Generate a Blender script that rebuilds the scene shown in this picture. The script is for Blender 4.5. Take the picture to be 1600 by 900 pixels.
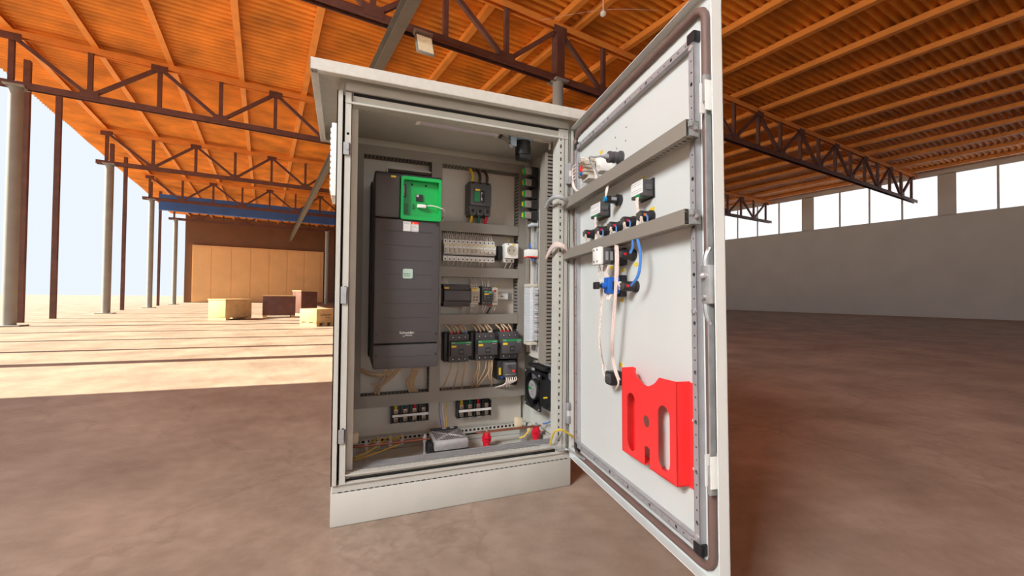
import bpy, bmesh, math, random
from mathutils import Vector, Matrix
from mathutils.geometry import tessellate_polygon
random.seed(7)
for _o in list(bpy.data.objects): bpy.data.objects.remove(_o)
SC = bpy.context.scene
COL = SC.collection
R = math.radians

# ------------------------------------------------------------------ camera (solved from the cabinet's edges)
CAM = Vector((0.0409, -1.3345, 0.6867)); YAW, PITCH, ROLL, FPX = 0.3732, 0.0175, 0.0104, 651.03
fw = Vector((math.sin(YAW)*math.cos(PITCH), math.cos(YAW)*math.cos(PITCH), math.sin(PITCH)))
r0 = Vector((math.cos(YAW), -math.sin(YAW), 0)); u0 = r0.cross(fw)
rt = r0*math.cos(ROLL)+u0*math.sin(ROLL); up = -r0*math.sin(ROLL)+u0*math.cos(ROLL)
cd = bpy.data.cameras.new('camera'); cd.sensor_fit = 'HORIZONTAL'; cd.sensor_width = 36
cd.lens = FPX/1600*36; cd.clip_start = .02; cd.clip_end = 500
cam = bpy.data.objects.new('camera', cd); COL.objects.link(cam)
mw = Matrix((rt, up, -fw)).transposed().to_4x4(); mw.translation = CAM; cam.matrix_world = mw
SC.camera = cam

# warehouse axes: the hall is turned 9.4 degrees against the cabinet
AZ = R(9.4)
HALL = Matrix.Rotation(AZ, 4, 'Z')
def hall(a, b, z=0.0): return HALL @ Vector((a, b, z))

# ------------------------------------------------------------------ light
wd = bpy.data.worlds.new('World'); SC.world = wd; wd.use_nodes = True
bg = wd.node_tree.nodes['Background']; bg.inputs[0].default_value = (.86, .93, 1.0, 1); bg.inputs[1].default_value = 1.0
sd = bpy.data.lights.new('sun', 'SUN'); sd.energy = 17.0; sd.angle = R(.6); sd.color = (1, .92, .72)
sun = bpy.data.objects.new('sun', sd); COL.objects.link(sun)
sdir = (HALL.to_3x3() @ Vector((1, -.22, 0))).normalized(); sdir = Vector((sdir.x*math.cos(R(36)), sdir.y*math.cos(R(36)), -math.sin(R(36))))
sun.rotation_euler = sdir.to_track_quat('-Z', 'Y').to_euler()
def area(name, loc, target, sx, sy, power, color):
    l = bpy.data.lights.new(name, 'AREA'); l.shape = 'RECTANGLE'; l.size = sx; l.size_y = sy; l.energy = power; l.color = color
    o = bpy.data.objects.new(name, l); COL.objects.link(o); o.location = loc
    o.rotation_euler = (Vector(target)-Vector(loc)).to_track_quat('-Z', 'Y').to_euler(); return o
# daylight coming in through the high window of the left wall; an added fill lamp behind the camera
area('window_daylight', hall(-4.3, -2.2, 3.7), (.55, 0, .75), 1.7, 1.6, 430, (.94, .975, 1.0))
area('added_fill_light', hall(-1.5, -10.3, 2.35), (.4, 0, .7), 6, 4.4, 60, (.96, .98, 1.0))
SC.view_settings.view_transform = 'Standard'; SC.view_settings.look = 'None'
SC.view_settings.exposure = 0.0; SC.view_settings.gamma = 1.0; SC.view_settings.use_curve_mapping = False

# ------------------------------------------------------------------ pixel helpers: a pixel gives a ray, a surface gives its distance
def ray(px, py): return fw + rt*((px-799.5)/FPX) + up*((450-py)/FPX)
def PL(px, py, y):
    d = ray(px, py); t = (y-CAM.y)/d.y; return CAM+d*t
def RW(px, py, x):
    d = ray(px, py); t = (x-CAM.x)/d.x; return CAM+d*t
TH, TILT = R(7.3), .024
DX = Vector((-math.sin(TH)*math.cos(TILT), -math.cos(TH)*math.cos(TILT), math.sin(TILT)))
DY = Vector((math.cos(TH), -math.sin(TH), 0)); DZ = DX.cross(DY)
DO = Vector((.782, -.02, .112))+DY*.022
DM = Matrix((DX, DY, DZ)).transposed().to_4x4(); DM.translation = DO
def DP(px, py, n=0):
    d = ray(px, py); t = (DO-DY*n-CAM).dot(DY)/d.dot(DY); q = CAM+d*t-DO
    return q.dot(DX), q.dot(DZ)
def FP(x, z, y=.375): return Matrix.Translation((x, y, z))
def FR(y, z, x): return Matrix.Translation((x, y, z)) @ Matrix.Rotation(R(-90), 4, 'Z')
def FD(s, z, n=0): return DM @ Matrix.Translation((s, -n, z))

# ------------------------------------------------------------------ materials
def lin(c):
    return tuple(((v/255)/12.92 if v/255 <= .04045 else ((v/255+.055)/1.055)**2.4) for v in c)
MATS = {}
def mat(name, rgb, rough=.5, metal=0.0, var=.06, scale=30.0, bump=0.0, alpha=None, emit=0.0, spec=None, coat=0.0):
    if name in MATS: return MATS[name]
    m = bpy.data.materials.new(name); m.use_nodes = True; nt = m.node_tree; b = nt.nodes['Principled BSDF']
    c = lin(rgb)
    tc = nt.nodes.new('ShaderNodeTexCoord'); nz = nt.nodes.new('ShaderNodeTexNoise')
    nz.inputs['Scale'].default_value = scale; nz.inputs['Detail'].default_value = 4
    nt.links.new(tc.outputs['Object'], nz.inputs['Vector'])
    rp = nt.nodes.new('ShaderNodeValToRGB')
    rp.color_ramp.elements[0].position = .3; rp.color_ramp.elements[1].position = .7
    rp.color_ramp.elements[0].color = tuple(max(0, v*(1-var)) for v in c)+(1,)
    rp.color_ramp.elements[1].color = tuple(min(1, v*(1+var)) for v in c)+(1,)
    nt.links.new(nz.outputs['Fac'], rp.inputs['Fac']); nt.links.new(rp.outputs['Color'], b.inputs['Base Color'])
    b.inputs['Roughness'].default_value = rough; b.inputs['Metallic'].default_value = metal
    if coat: b.inputs['Coat Weight'].default_value = coat
    if bump:
        bp = nt.nodes.new('ShaderNodeBump'); bp.inputs['Strength'].default_value = bump; bp.inputs['Distance'].default_value = .002
        n2 = nt.nodes.new('ShaderNodeTexNoise'); n2.inputs['Scale'].default_value = scale*8
        nt.links.new(tc.outputs['Object'], n2.inputs['Vector']); nt.links.new(n2.outputs['Fac'], bp.inputs['Height'])
        nt.links.new(bp.outputs['Normal'], b.inputs['Normal'])
    if emit:
        b.inputs['Emission Color'].default_value = c+(1,); b.inputs['Emission Strength'].default_value = emit
    if alpha is not None: b.inputs['Alpha'].default_value = alpha
    MATS[name] = m; return m
paint = mat('grey_powder_paint', (196, 194, 184), .5, var=.03, scale=14, bump=.06)
doorp = mat('door_inner_paint', (214, 217, 213), .45, var=.02, scale=6, bump=.03)
roofp = mat('textured_roof_paint', (206, 203, 193), .7, var=.05, scale=60, bump=.25)
platem = mat('mounting_plate_paint', (208, 200, 187), .45, var=.04, scale=8)
galv = mat('galvanised_steel', (180, 182, 182), .38, .45, var=.15, scale=40)
chrome = mat('bright_zinc', (208, 206, 208), .28, .6, var=.1, scale=20)
stripm = mat('perforated_steel_strip', (172, 170, 172), .42, .25, var=.08, scale=25)
ductm = mat('grey_duct_plastic', (142, 135, 125), .55, var=.03, scale=10)
gaskm = mat('brown_rubber_gasket', (116, 92, 84), .6, var=.06, scale=20)
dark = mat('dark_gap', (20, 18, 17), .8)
black = mat('black_plastic', (36, 35, 37), .45, var=.05)
char = mat('charcoal_plastic', (77, 74, 75), .5, var=.04, scale=18)
charl = mat('charcoal_plastic_light', (88, 86, 87), .5, var=.03, scale=18)
green = mat('green_plastic', (0, 168, 76), .4, var=.04)
greend = mat('dark_green_plastic', (14, 110, 58), .4)
greens = mat('green_stripe', (24, 140, 80), .4)
white = mat('white_plastic', (240, 238, 232), .45, var=.02)
offw = mat('off_white_plastic', (206, 199, 184), .5, var=.03)
beige = mat('beige_plastic', (178, 168, 150), .5, var=.04)
ivory = mat('ivory_block', (222, 206, 172), .6)
yellow = mat('yellow_sticker', (240, 205, 40), .5)
yell = mat('yellow_insulation', (224, 186, 40), .45)
blue = mat('blue_insulation', (70, 130, 205), .45)
bluep = mat('blue_plastic', (30, 98, 190), .4)
paleb = mat('pale_blue_paint', (150, 172, 190), .45)
red = mat('red_plastic', (250, 58, 58), .42, var=.02, scale=5)
redd = mat('red_insulator', (205, 18, 44), .35)
brownw = mat('dark_brown_insulation', (70, 34, 30), .5)
greenw = mat('green_insulation', (20, 100, 76), .5)
slotshade = mat('duct_slot_shade', (66, 62, 60), .7, var=.5, scale=90)  # dark tone for the shade inside the duct slots
wirew = mat('white_wire', (226, 214, 204), .5, var=.2, scale=120)
wirep = mat('pinkish_cable', (226, 206, 196), .55, var=.1, scale=200)
wireb = mat('beige_wire', (196, 168, 134), .5, var=.08, scale=60)
grey = mat('grey_cable', (150, 152, 156), .5)
copper = mat('copper_bar', (172, 104, 80), .35, .6, var=.1)
silver = mat('brushed_aluminium', (188, 184, 182), .4, .4, var=.1, scale=60)
clear = mat('smoky_clear_plastic', (150, 140, 130), .15, var=.2, scale=200)
termg = mat('grey_terminal', (206, 208, 212), .5, var=.05, scale=200)
paper = mat('white_label', (236, 236, 234), .6, var=.01)
ink = mat('black_print', (40, 42, 44), .6)
led = mat('led_diffuser', (214, 206, 216), .4)
clearled = mat('lamp_lens', (240, 226, 190), .35, emit=.25)
steelb = mat('brown_steel_paint', (104, 66, 56), .6, var=.2, scale=6)
orange = mat('orange_roof_primer', (230, 142, 44), .55, var=.3, scale=1.4)
orangeb = mat('orange_purlin_primer', (238, 150, 64), .55, var=.1, scale=3)
steeld = mat('dark_grey_steel', (122, 117, 110), .5, .3, var=.1, scale=5)
colm = mat('grey_column_paint', (150, 150, 146), .55, var=.08, scale=4)
bluebeam = mat('blue_girder_paint', (58, 104, 178), .5, var=.1, scale=2)
wood = mat('crate_wood', (206, 168, 118), .7, var=.12, scale=9)
tan = mat('tan_sheet', (240, 192, 134), .7, var=.06, scale=1)
wallm = mat('pale_wall_sheet', (214, 212, 206), .7, var=.05, scale=1)
wallb = mat('brown_wall_sheet', (120, 84, 58), .7, var=.1, scale=1)
glassw = mat('hazy_window', (226, 232, 236), .3, var=.02, emit=1.1)

def floor_material():
    m = bpy.data.materials.new('worn_concrete'); m.use_nodes = True; nt = m.node_tree; b = nt.nodes['Principled BSDF']
    tc = nt.nodes.new('ShaderNodeTexCoord')
    def noise(sc, det, ro=.6):
        n = nt.nodes.new('ShaderNodeTexNoise'); n.inputs['Scale'].default_value = sc; n.inputs['Detail'].default_value = det; n.inputs['Roughness'].default_value = ro
        nt.links.new(tc.outputs['Object'], n.inputs['Vector']); return n
    n1 = noise(1.7, 8, .62); n2 = noise(14, 8, .7)
    r1 = nt.nodes.new('ShaderNodeValToRGB'); e = r1.color_ramp.elements
    e[0].position = .3; e[0].color = lin((128, 110, 96))+(1,); e[1].position = .72; e[1].color = lin((176, 157, 140))+(1,)
    nt.links.new(n1.outputs['Fac'], r1.inputs['Fac'])
    r2 = nt.nodes.new('ShaderNodeValToRGB'); e = r2.color_ramp.elements
    e[0].position = .34; e[0].color = (.72, .70, .68, 1); e[1].position = .6; e[1].color = (1, 1, 1, 1)
    nt.links.new(n2.outputs['Fac'], r2.inputs['Fac'])
    mx = nt.nodes.new('ShaderNodeMix'); mx.data_type = 'RGBA'; mx.blend_type = 'MULTIPLY'; mx.inputs['Factor'].default_value = .55
    nt.links.new(r1.outputs['Color'], mx.inputs[6]); nt.links.new(r2.outputs['Color'], mx.inputs[7])
    # hairline cracks
    v = nt.nodes.new('ShaderNodeTexVoronoi'); v.feature = 'DISTANCE_TO_EDGE'; v.inputs['Scale'].default_value = 1.1
    nd = noise(3, 5); ad = nt.nodes.new('ShaderNodeMix'); ad.data_type = 'RGBA'; ad.inputs['Factor'].default_value = .35
    nt.links.new(tc.outputs['Object'], ad.inputs[6]); nt.links.new(nd.outputs['Color'], ad.inputs[7]); nt.links.new(ad.outputs[2], v.inputs['Vector'])
    r3 = nt.nodes.new('ShaderNodeValToRGB'); e = r3.color_ramp.elements
    e[0].position = 0; e[0].color = (.72, .70, .69, 1); e[1].position = .012; e[1].color = (1, 1, 1, 1)
    nt.links.new(v.outputs['Distance'], r3.inputs['Fac'])
    m2 = nt.nodes.new('ShaderNodeMix'); m2.data_type = 'RGBA'; m2.blend_type = 'MULTIPLY'; m2.inputs['Factor'].default_value = .5
    nt.links.new(mx.outputs[2], m2.inputs[6]); nt.links.new(r3.outputs['Color'], m2.inputs[7])
    nt.links.new(m2.outputs[2], b.inputs['Base Color'])
    b.inputs['Roughness'].default_value = .62
    bp = nt.nodes.new('ShaderNodeBump'); bp.inputs['Strength'].default_value = .25; bp.inputs['Distance'].default_value = .004
    nt.links.new(n2.outputs['Fac'], bp.inputs['Height']); nt.links.new(bp.outputs['Normal'], b.inputs['Normal'])
    return m
floorm = floor_material()

# ------------------------------------------------------------------ mesh builder
def smooth_path(pts, k=6):
    pts = [Vector(p) for p in pts]
    if len(pts) < 3: return pts
    out = []
    for i in range(len(pts)-1):
        p0 = pts[max(i-1, 0)]; p1 = pts[i]; p2 = pts[i+1]; p3 = pts[min(i+2, len(pts)-1)]
        for j in range(k):
            t = j/k
            out.append(.5*((2*p1)+(p2-p0)*t+(2*p0-5*p1+4*p2-p3)*t*t+(3*p1-p0-3*p2+p3)*t**3))
    out.append(pts[-1]); return out
class MB:
    def __init__(s): s.v = []; s.f = []
    def add(s, vs, fs):
        o = len(s.v); s.v += [tuple(v) for v in vs]; s.f += [tuple(i+o for i in f) for f in fs]; return s
    def box(s, x0, x1, y0, y1, z0, z1, c=0.0):
        if x1 < x0: x0, x1 = x1, x0
        if y1 < y0: y0, y1 = y1, y0
        if z1 < z0: z0, z1 = z1, z0
        if c <= 0:
            return s.add([(x0,y0,z0),(x1,y0,z0),(x1,y1,z0),(x0,y1,z0),(x0,y0,z1),(x1,y0,z1),(x1,y1,z1),(x0,y1,z1)],
                         [(0,3,2,1),(4,5,6,7),(0,1,5,4),(1,2,6,5),(2,3,7,6),(3,0,4,7)])
        c = min(c, (x1-x0)*.45, (y1-y0)*.45, (z1-z0)*.45)
        bm = bmesh.new(); r = bmesh.ops.create_cube(bm, size=1)
        for v in r['verts']: v.co = Vector(((x0+x1)/2+v.co.x*(x1-x0), (y0+y1)/2+v.co.y*(y1-y0), (z0+z1)/2+v.co.z*(z1-z0)))
        bmesh.ops.bevel(bm, geom=list(bm.edges), offset=c, segments=2, profile=.5, affect='EDGES')
        bm.verts.ensure_lookup_table(); bm.verts.index_update()
        s.add([v.co.copy() for v in bm.verts], [[v.index for v in f.verts] for f in bm.faces]); bm.free(); return s
    def cyl(s, p0, p1, r, r1=None, n=12):
        p0 = Vector(p0); p1 = Vector(p1); r1 = r if r1 is None else r1
        d = (p1-p0).normalized(); a = d.orthogonal().normalized(); b = d.cross(a)
        vs = []
        for p, q in ((p0, r), (p1, r1)):
            vs += [p+(a*math.cos(2*math.pi*i/n)+b*math.sin(2*math.pi*i/n))*q for i in range(n)]
        fs = [(i, (i+1) % n, n+(i+1) % n, n+i) for i in range(n)]+[tuple(range(n))[::-1], tuple(range(n, 2*n))]
        return s.add(vs, fs)
    def lathe(s, prof, n=14, axis='z', o=(0, 0, 0)):
        vs = []; fs = []; o = Vector(o)
        for r, h in prof:
            for i in range(n):
                c, q = math.cos(2*math.pi*i/n)*r, math.sin(2*math.pi*i/n)*r
                vs.append(o+Vector((c, q, h) if axis == 'z' else ((c, -h, q) if axis == 'y' else (h, c, q))))
        for k in range(len(prof)-1):
            fs += [(k*n+i, k*n+(i+1) % n, (k+1)*n+(i+1) % n, (k+1)*n+i) for i in range(n)]
        fs += [tuple(range(n))[::-1], tuple(range((len(prof)-1)*n, len(prof)*n))]
        return s.add(vs, fs)
    def tube(s, pts, r, n=6, k=6, smooth=True):
        P = smooth_path(pts, k) if smooth else [Vector(p) for p in pts]
        vs = []; fs = []; a = None
        for i, p in enumerate(P):
            d = (P[min(i+1, len(P)-1)]-P[max(i-1, 0)]).normalized()
            if a is None: a = d.orthogonal().normalized()
            a = (a-d*a.dot(d)); a = a.normalized() if a.length > 1e-6 else d.orthogonal().normalized()
            b = d.cross(a)
            vs += [p+(a*math.cos(2*math.pi*j/n)+b*math.sin(2*math.pi*j/n))*r for j in range(n)]
        for i in range(len(P)-1):
            fs += [(i*n+j, i*n+(j+1) % n, (i+1)*n+(j+1) % n, (i+1)*n+j) for j in range(n)]
        fs += [tuple(range(n))[::-1], tuple(range((len(P)-1)*n, len(P)*n))]
        return s.add(vs, fs)
    def plate(s, outer, holes, lo, hi, axis='y'):
        """polygon with holes, extruded along an axis. pts are the other two coordinates in order"""
        loops = [outer]+list(holes)
        def V(p, h): return (h, p[0], p[1]) if axis == 'x' else ((p[0], h, p[1]) if axis == 'y' else (p[0], p[1], h))
        flat = [p for l in loops for p in l]; n = len(flat)
        tris = tessellate_polygon([[Vector((p[0], p[1], 0)) for p in l] for l in loops])
        vs = [V(p, lo) for p in flat]+[V(p, hi) for p in flat]
        fs = [tuple(t) for t in tris]+[tuple(i+n for i in t)[::-1] for t in tris]
        o = 0
        for l in loops:
            m = len(l)
            fs += [(o+i, o+(i+1) % m, n+o+(i+1) % m, n+o+i) for i in range(m)]; o += m
        return s.add(vs, fs)
    def build(s, name, m, parent=None, smooth=False, M=None):
        me = bpy.data.meshes.new(name); me.from_pydata(s.v, [], s.f); me.materials.append(m)
        bm = bmesh.new(); bm.from_mesh(me); bmesh.ops.recalc_face_normals(bm, faces=bm.faces); bm.to_mesh(me); bm.free()
        if smooth:
            for p in me.polygons: p.use_smooth = True
            try: me.set_sharp_from_angle(angle=R(40))
            except Exception: pass
        o = bpy.data.objects.new(name, me); COL.objects.link(o)
        if parent is not None: o.parent = parent
        if M is not None: o.matrix_world = M
        return o
def circ(cx, cy, r, n=10): return [(cx+r*math.cos(2*math.pi*i/n), cy+r*math.sin(2*math.pi*i/n)) for i in range(n)]
def slot(cx, cy, w, h, n=5):
    r = min(w, h)/2; out = []
    if h >= w:
        for i in range(n+1): a = math.pi*i/n; out.append((cx+r*math.cos(a), cy+h/2-r+r*math.sin(a)))
        for i in range(n+1): a = math.pi+math.pi*i/n; out.append((cx+r*math.cos(a), cy-h/2+r+r*math.sin(a)))
    else:
        for i in range(n+1): a = -math.pi/2+math.pi*i/n; out.append((cx+w/2-r+r*math.cos(a), cy+r*math.sin(a)))
        for i in range(n+1): a = math.pi/2+math.pi*i/n; out.append((cx-w/2+r+r*math.cos(a), cy+r*math.sin(a)))
    return out
def rect(x0, x1, z0, z1): return [(x0, z0), (x1, z0), (x1, z1), (x0, z1)]
def rrect(x0, x1, z0, z1, r, n=4):
    out = []
    for cx, cz, a0 in ((x1-r, z0+r, -90), (x1-r, z1-r, 0), (x0+r, z1-r, 90), (x0+r, z0+r, 180)):
        out += [(cx+r*math.cos(R(a0+90*i/n)), cz+r*math.sin(R(a0+90*i/n))) for i in range(n+1)]
    return out
def tag(o, label, cat, group=None, kind=None):
    o['label'] = label; o['category'] = cat
    if group: o['group'] = group
    if kind: o['kind'] = kind
    return o
def thing(name, label, cat, M=None, group=None, kind=None):
    o = bpy.data.objects.new(name, None); COL.objects.link(o); o.empty_display_size = .05
    if M is not None: o.matrix_world = M
    return tag(o, label, cat, group, kind)
def struct(o): o['kind'] = 'structure'; return o
def copy_tree(o, parent=None):
    c = o.copy(); COL.objects.link(c); c.parent = parent
    for ch in o.children: copy_tree(ch, c)
    return c
def place(o, M): o.matrix_world = M; return o
def B(name, m, parent, *a, c=0.0): return MB().box(*a, c=c).build(name, m, parent, smooth=c > 0)
def text(s, size, m, parent, x, y, z, name='lettering', align='CENTER'):
    cu = bpy.data.curves.new(name, 'FONT'); cu.body = s; cu.size = size; cu.align_x = align; cu.extrude = .0002; cu.resolution_u = 2
    t = bpy.data.objects.new(name, cu); COL.objects.link(t)
    bpy.context.view_layer.update()
    me = bpy.data.meshes.new_from_object(t.evaluated_get(bpy.context.evaluated_depsgraph_get()))
    bpy.data.objects.remove(t); me.materials.clear(); me.materials.append(m)
    me.transform(Matrix.Translation((x, y, z)) @ Matrix.Rotation(R(90), 4, 'X'))
    o = bpy.data.objects.new(name, me); COL.objects.link(o); o.parent = parent; return o
def wire(name, label, pts, r, m, cat='wire', group=None, n=6, k=6):
    o = MB().tube(pts, r, n, k).build(name, m, None, True); return tag(o, label, cat, group)
def dashes(name, m, parent, x0, x1, rows, y, h=.0012, seed=1):
    """small unreadable print: rows of short dashes on a front surface"""
    rnd = random.Random(seed); mb = MB()
    for z in rows:
        x = x0
        while x < x1-.001:
            w = rnd.uniform(.0015, .005); mb.box(x, min(x+w, x1), y-.0003, y, z-h/2, z+h/2); x += w+rnd.uniform(.0008, .002)
    return mb.build(name, m, parent)

# ================================================================== THE HALL (local axes a, b, z turned by HALL)
A0, A1, B0, B1 = -4.6, 22.5, -10.5, 33.0
struct(MB().add([(-60,-60,0),(60,-60,0),(60,90,0),(-60,90,0)], [(0,1,2,3)]).build('floor', floorm, None, M=HALL.copy()))
SC.objects['floor']['label'] = 'worn brownish concrete floor of the hall'
# corrugated roof sheet
ZR = 5.66
mb = MB(); pitch = .15; n = int((B1-B0)/pitch)*8; vs = []; fs = []
cols = [A0-.8+i*1.55 for i in range(19)]
for i in range(n+1):
    b = B0+i*pitch/8
    for j, a in enumerate(cols):
        vs.append((a, b, ZR+.11+.042*math.cos(2*math.pi*i/8)+.012*math.sin(a*3.1+b*.7)+.010*math.sin(b*2.3+a)))
for i in range(n):
    for j in range(len(cols)-1):
        k = i*len(cols)+j; fs.append((k, k+1, k+len(cols)+1, k+len(cols)))
mb.add(vs, fs)
ceil = struct(mb.build('ceiling', orange, None, True, M=HALL.copy())); ceil['label'] = 'orange corrugated roof sheets over the hall'
for a in (-4.4, -3.2, -2.0, -.7, .6, 1.95, 3.1, 4.35, 4.74, 5.98, 7.2, 8.5, 9.8, 11.1, 12.4, 13.7, 15, 16.3, 17.6, 18.9, 20.2, 21.5):
    p = MB(); p.box(a-.055, a-.045, B0, B1, ZR-.03, ZR+.09); p.box(a-.055, a+.055, B0, B1, ZR-.035, ZR-.022); p.box(a-.055, a+.055, B0, B1, ZR+.08, ZR+.09)
    p.build('purlin', orangeb, ceil)
# trusses
NODES = [4.35+1.09*k for k in range(-8, 17)]
def bar(mb, p, q, w):
    p = Vector(p); q = Vector(q); d = (q-p).normalized(); s = Vector((0, 1, 0)); t = d.cross(s).normalized()
    vs = [x+s*i*w/2+t*j*w/2 for x in (p, q) for i, j in ((-1,-1),(1,-1),(1,1),(-1,1))]
    return mb.add(vs, [(0,1,2,3),(7,6,5,4),(0,4,5,1),(1,5,6,2),(2,6,7,3),(3,7,4,0)])
def chord(z, b):
    m = MB(); m.box(A0, A1, b-.06, b-.048, z-.06, z+.06); m.box(A0, A1, b+.048, b+.06, z-.06, z+.06); m.box(A0, A1, b-.06, b+.06, z+.048, z+.06); return m
def make_truss(label):
    t = thing('roof_truss', label, 'truss', HALL.copy(), 'brown steel trusses under the roof')
    chord(4.6, 0).build('lower_chord', steelb, t); chord(5.57, 0).build('upper_chord', orangeb, t)
    for k, a in enumerate(NODES):
        kk = k-8
        w = .17 if kk == 0 else .075
        bar(MB(), (a, 0, 4.62), (a, 0, 5.55), w).build('vertical', steelb, t)
        if kk % 2 == 0:
            B('gusset', steelb, t, a-.14, a+.14, -.07, -.062, 5.42, 5.56)
            for s in (-1, 1):
                if 0 <= k+s < len(NODES): bar(MB(), (a+.03*s, 0, 5.5), (NODES[k+s]-.03*s, 0, 4.66), .07).build('diagonal', steelb, t)
        else: B('gusset', steelb, t, a-.14, a+.14, -.07, -.062, 4.58, 4.74)
    return t
TB = [4.72, 10.3, 15.9, 21.5, 27.1]
TL = ['brown steel roof truss resting on the grey pipe column behind the cabinet', 'second brown roof truss, next behind the floodlight truss',
      'third brown roof truss back from the floodlight', 'fourth brown roof truss back, hanging just before the blue girder', 'last brown roof truss before the end wall']
t0 = make_truss(TL[0])
for i, b in enumerate(TB):
    t = t0 if i == 0 else copy_tree(t0); t['label'] = TL[i]; t.matrix_world = HALL @ Matrix.Translation((0, b, 0)); t.pop('group', None)
def column(label, a, b, r=.098, h=4.6, m=colm):
    c = thing('pipe_column', label, 'column', HALL @ Matrix.Translation((a, b, 0)))
    MB().cyl((0, 0, .02), (0, 0, h-.04), r, n=24).build('shaft', m, c, True)
    B('base_plate', m, c, -.2, .2, -.2, .2, 0, .025); B('cap_plate', m, c, -.14, .14, -.14, .14, h-.05, h-.02)
    return c
column('grey round pipe column under the first truss behind the cabinet', 4.35, 4.72)
column('grey round pipe column beside the tan end wall panel', 3.2, 27.1, .12)
for i, b in enumerate(TB[1:4]): column('grey round pipe column under the %s truss' % ('second', 'third', 'fourth')[i], 4.35, b)
for i, b in enumerate(TB): column('grey round pipe column at the open side under the %s truss' % ('first', 'second', 'third', 'fourth', 'last')[i], -4.3, b)
# long dark runway beam under the truss
rb = MB(); a, z = 1.36, 4.42
rb.box(a-.075, a+.075, -4, 32, z-.10, z-.088); rb.box(a-.075, a+.075, -4, 32, z+.088, z+.10); rb.box(a-.006, a+.006, -4, 32, z-.09, z+.09)
tag(rb.build('runway_beam', steeld, None, M=HALL.copy()), 'long dark steel runway beam slung under the roof trusses', 'beam')
g = MB().box(-4.5, 22, 24.0, 24.25, 4.56, 5.3)
tag(g.build('crane_girder', bluebeam, None, M=HALL.copy()), 'deep blue painted girder across the far hall', 'girder')
# end wall, right wall, left wall
struct(MB().box(A0, A1, 32.6, 32.8, 0, 5.7).build('wall_back', wallb, None, M=HALL.copy()))
d1 = struct(MB().box(-4.2, 3.6, 32.45, 32.62, .02, 3.75).build('door_1', tan, None, M=HALL.copy())); d1['label'] = 'tan sheet sliding door in the far wall'
for k in range(7): MB().box(-4.15+k*1.1, -3.2+k*1.1, 32.43, 32.46, .1, 3.65).build('panel', tan, d1)
wr = struct(MB().box(A1-.3, A1-.1, B0, B1, 0, 3.95).box(A1-.3, A1-.1, B0, B1, 5.5, 5.75).build('wall_right', wallm, None, M=HALL.copy()))
for k in range(9):
    b = B0+.3+k*4.75
    w = struct(MB().box(A1-.24, A1-.2, b, b+4.3, 3.95, 5.5).build('window_%d' % (k+1), glassw, None, M=HALL.copy()))
    f = MB()
    for q in range(5): f.box(A1-.28, A1-.16, b+q*1.075-.03, b+q*1.075+.03, 3.95, 5.5)
    f.build('window_frame', wallm, w)
    struct(MB().box(A1-.3, A1-.1, b+4.3, b+4.75, 3.9, 5.55).build('trim_%d' % (k+1), wallm, None, M=HALL.copy()))
wl = MB()
wl.box(A0-.1, A0+.1, B0, -4.2, 0, 5.7); wl.box(A0-.1, A0+.1, -4.2, -.5, 0, 2.4); wl.box(1.6, A1, B0-.2, B0, 0, 5.7); wl.box(A0-.1, 1.6, B0-.2, B0, 4.7, 5.7); wl.box(A0-.1, A0+.1, -4.2, -.5, 5.1, 5.7); wl.box(A0-.1, A0+.1, -.5, 3.25, 0, 5.7)  # opening in the rear wall made for the added fill lamp
struct(wl.build('wall_left', wallm, None, M=HALL.copy()))
# slim posts of the open side
for i, b in enumerate((5.9, 7.2, 8.7, 11.6, 13.2, 17.4, 19, 23, 25)):
    tag(MB().box(A0-.05, A0+.05, b-.05, b+.05, 0, 5.6).build('side_post', steelb, None, M=HALL.copy()), 'slim brown steel post in the open side of the hall', 'post', 'slim posts in the open side')

# floodlight on the lower chord
fl = thing('floodlight', 'square LED floodlight clamped under the first truss chord', 'lamp', HALL @ Matrix.Translation((1.78, 4.58, 4.5)) @ Matrix.Rotation(R(-22), 4, 'X'))
B('housing', colm, fl, -.13, .13, 0, .05, -.34, .03, c=.008)
gl = MB()
for i in range(5):
    for j in range(8): gl.box(-.112+i*.046, -.112+i*.046+.04, -.012, .002, -.33+j*.038, -.33+j*.038+.032)
gl.build('led_lens', clearled, fl)
B('bracket', galv, fl, -.14, .14, -.02, .06, .03, .075); B('gear_box', steeld, fl, -.09, .09, .03, .11, -.12, .05)
sm = thing('smoke_detector', 'small white domed detector hanging under the orange roof', 'detector', HALL @ Matrix.Translation((4.6, 3.82, 5.42)))
MB().lathe([(.035, .01), (.05, -.01), (.045, -.05), (.02, -.07)], 14).build('dome', white, sm, True); B('stem', white, sm, -.006, .006, -.006, .006, 0, .34)
tag(MB().tube([(5.35, 3.3, 5.42), (4.6, 3.82, 5.46), (3.9, 4.62, 5.5)], .0018, 4).build('detector_cable', white, None, M=HALL.copy()), 'thin pale cable leading to the roof detector', 'cable')

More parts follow.
